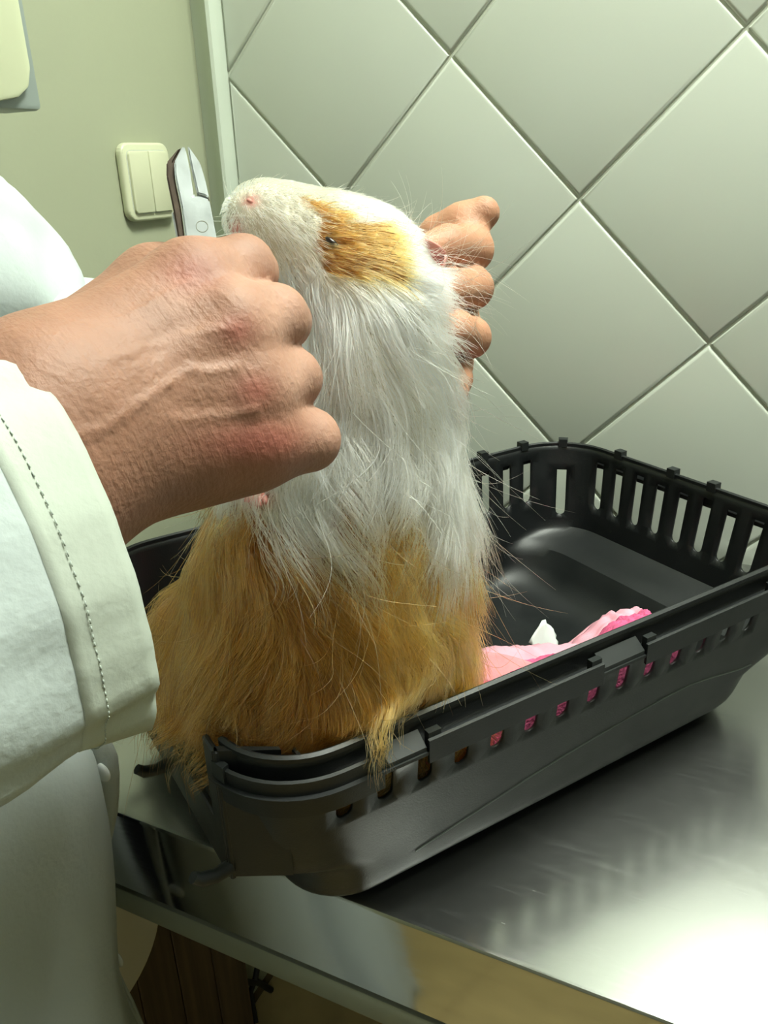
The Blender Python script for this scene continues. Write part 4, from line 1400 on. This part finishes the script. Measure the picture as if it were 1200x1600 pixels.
# cuff hem: an outer band over the last centimetres, with a seam
nr = sv.shape[1]
last = sv[-1]
cen_ = last.mean(0)
bandv = []
for i, w_ in enumerate(np.linspace(0, 1, 8)):
    ring_ = sv[-1] + (sv[-5] - sv[-1]) * w_
    cc = ring_.mean(0)
    for k in range(nr):
        dvec = ring_[k] - cc
        bandv.append(cc + dvec * (1 + .004 + .004 * math.sin(w_ * math.pi) + .006 * mnoise.noise(Vector((k * .35, w_ * 2, 4)))))
bf = [(i * nr + k, i * nr + (k + 1) % nr, (i + 1) * nr + (k + 1) % nr, (i + 1) * nr + k) for i in range(7) for k in range(nr)]
cf = link('cuff', mesh_from('cuff', bandv, bf), M['cuff'], coat, 180)
m_ = cf.modifiers.new('t', 'SOLIDIFY'); m_.thickness = .0022; m_.offset = 0
seam = MB()
rg = [bandv[5 * nr + k] for k in range(nr)]
cc = np.mean(rg, axis=0)
for k in range(nr):
    for q_ in (0.1, .6):
        a_ = lerp(rg[k], rg[(k + 1) % nr], q_); b_ = lerp(rg[k], rg[(k + 1) % nr], q_ + .3)
        seam.tube([a_ + norm(a_ - cc) * .0017, b_ + norm(b_ - cc) * .0017], .00022, 5)
seam.build('cuff_stitching', M['stitch'], coat, 180)
# left sleeve
lpath = [np.array([-.335, -.715, 1.415]), np.array([-.280, -.600, 1.33]), np.array([-.255, -.548, 1.25]), np.array([-.240, -.530, 1.190]), np.array([-.18, -.505, 1.188]), A(500, 565, .535)]
ls, _ = sleeve('sleeve', lpath, [.085, .078, .072, .066, .060, .052], [.9, .9, .9, .9, .9], 7.7, .013, M['coat'], coat, 90, 60)

# ------------------------------------------------------------------ nail clippers in the right hand
clip = empty('nail_clippers', tuple(A(315, 400, .335)))
tag(clip, 'worn steel nail clippers pointing up out of the right fist', 'clippers')
DCL = .322
kx = DCL / F_PX
O0 = A(318, 385, DCL)
# local frame of the tool: long axis slightly tilted, its flat face turned towards the camera's right
eu = norm(UP * .985 - RIGHT * .15 + FWD * .05)
es = norm(np.cross(eu, -FWD) * 1.0 + FWD * .18)
es = norm(es - eu * (es @ eu))
if es @ RIGHT < 0: es = -es
en = norm(np.cross(es, eu))
if en @ FWD > 0: en = -en
def cp(x, y, z=0.0):          # x right, y up the tool, z towards the viewer, all in metres
    return O0 + es * x + eu * y + en * z
def plate(poly, z0, z1, bev=.0006):
    bm = bmesh.new()
    f = bm.faces.new([bm.verts.new((p[0], p[1], z0)) for p in poly])
    r = bmesh.ops.extrude_face_region(bm, geom=[f])
    for v in r['geom']:
        if isinstance(v, bmesh.types.BMVert): v.co.z = z1
    bmesh.ops.recalc_face_normals(bm, faces=bm.faces[:])
    bmesh.ops.bevel(bm, geom=bm.edges[:], offset=bev, segments=2, affect='EDGES')
    mb = MB(); bm.verts.index_update()
    mb.add([cp(*v.co) for v in bm.verts], [[v.index for v in f.verts] for f in bm.faces])
    bm.free()
    return mb
s1 = .001 * .25 * (DCL / .322)
def cpx(poly): return [((x) * s1, (y) * s1) for x, y in poly]
# outlines in quarter millimetres from the point where the tool leaves the fist
jawA = cpx([(-26, -60), (22, -60), (22, -3), (20, 44), (19, 68), (10, 73), (0, 76), (-4, 76), (-4, 118), (-6, 150), (-9, 158), (-26, 132), (-28, 110), (-25, 60)])
jawB = cpx([(2, 79), (11, 76), (19, 71), (17, 100), (13, 128), (-2, 158), (-3, 150), (-1, 118), (1, 95)])
plate(jawA, -.0035, .0035).build('jaw', M['chrome'], clip, 30, True)
plate(jawB, -.0035, .0033).build('jaw', M['chrome'], clip, 30, True)
plate(cpx([(-36, -8), (-27, -8), (-26, 60), (-29, 112), (-27, 134), (-12, 155), (-16, 156), (-38, 134), (-41, 112), (-38, 60)]), -.0034, .0024).build('blade_side', M['worn'], clip, 30, True)
plate(cpx([(-40, -60), (-28, -60), (-27, -6), (-29, 10), (-37, 58), (-41, 58), (-39, 10)]), -.0030, .0016).build('handle', M['chrome'], clip, 30, True)
ring_ = [cp(s1 * (2 + 9 * math.cos(a)), s1 * (26 + 9 * math.sin(a)), .0035) for a in np.linspace(0, 2 * math.pi, 25)]
MB().tube(ring_, .00015, 5, cap=False).build('pivot', M['rail'], clip, 60, True)
MB().tube([cp(s1 * x, s1 * y, .0034) for x, y in ((-25, 0), (-18, -6), (-8, -10), (2, -11))], .0003, 5).build('joint_line', M['dark_metal'], clip, 60, True)
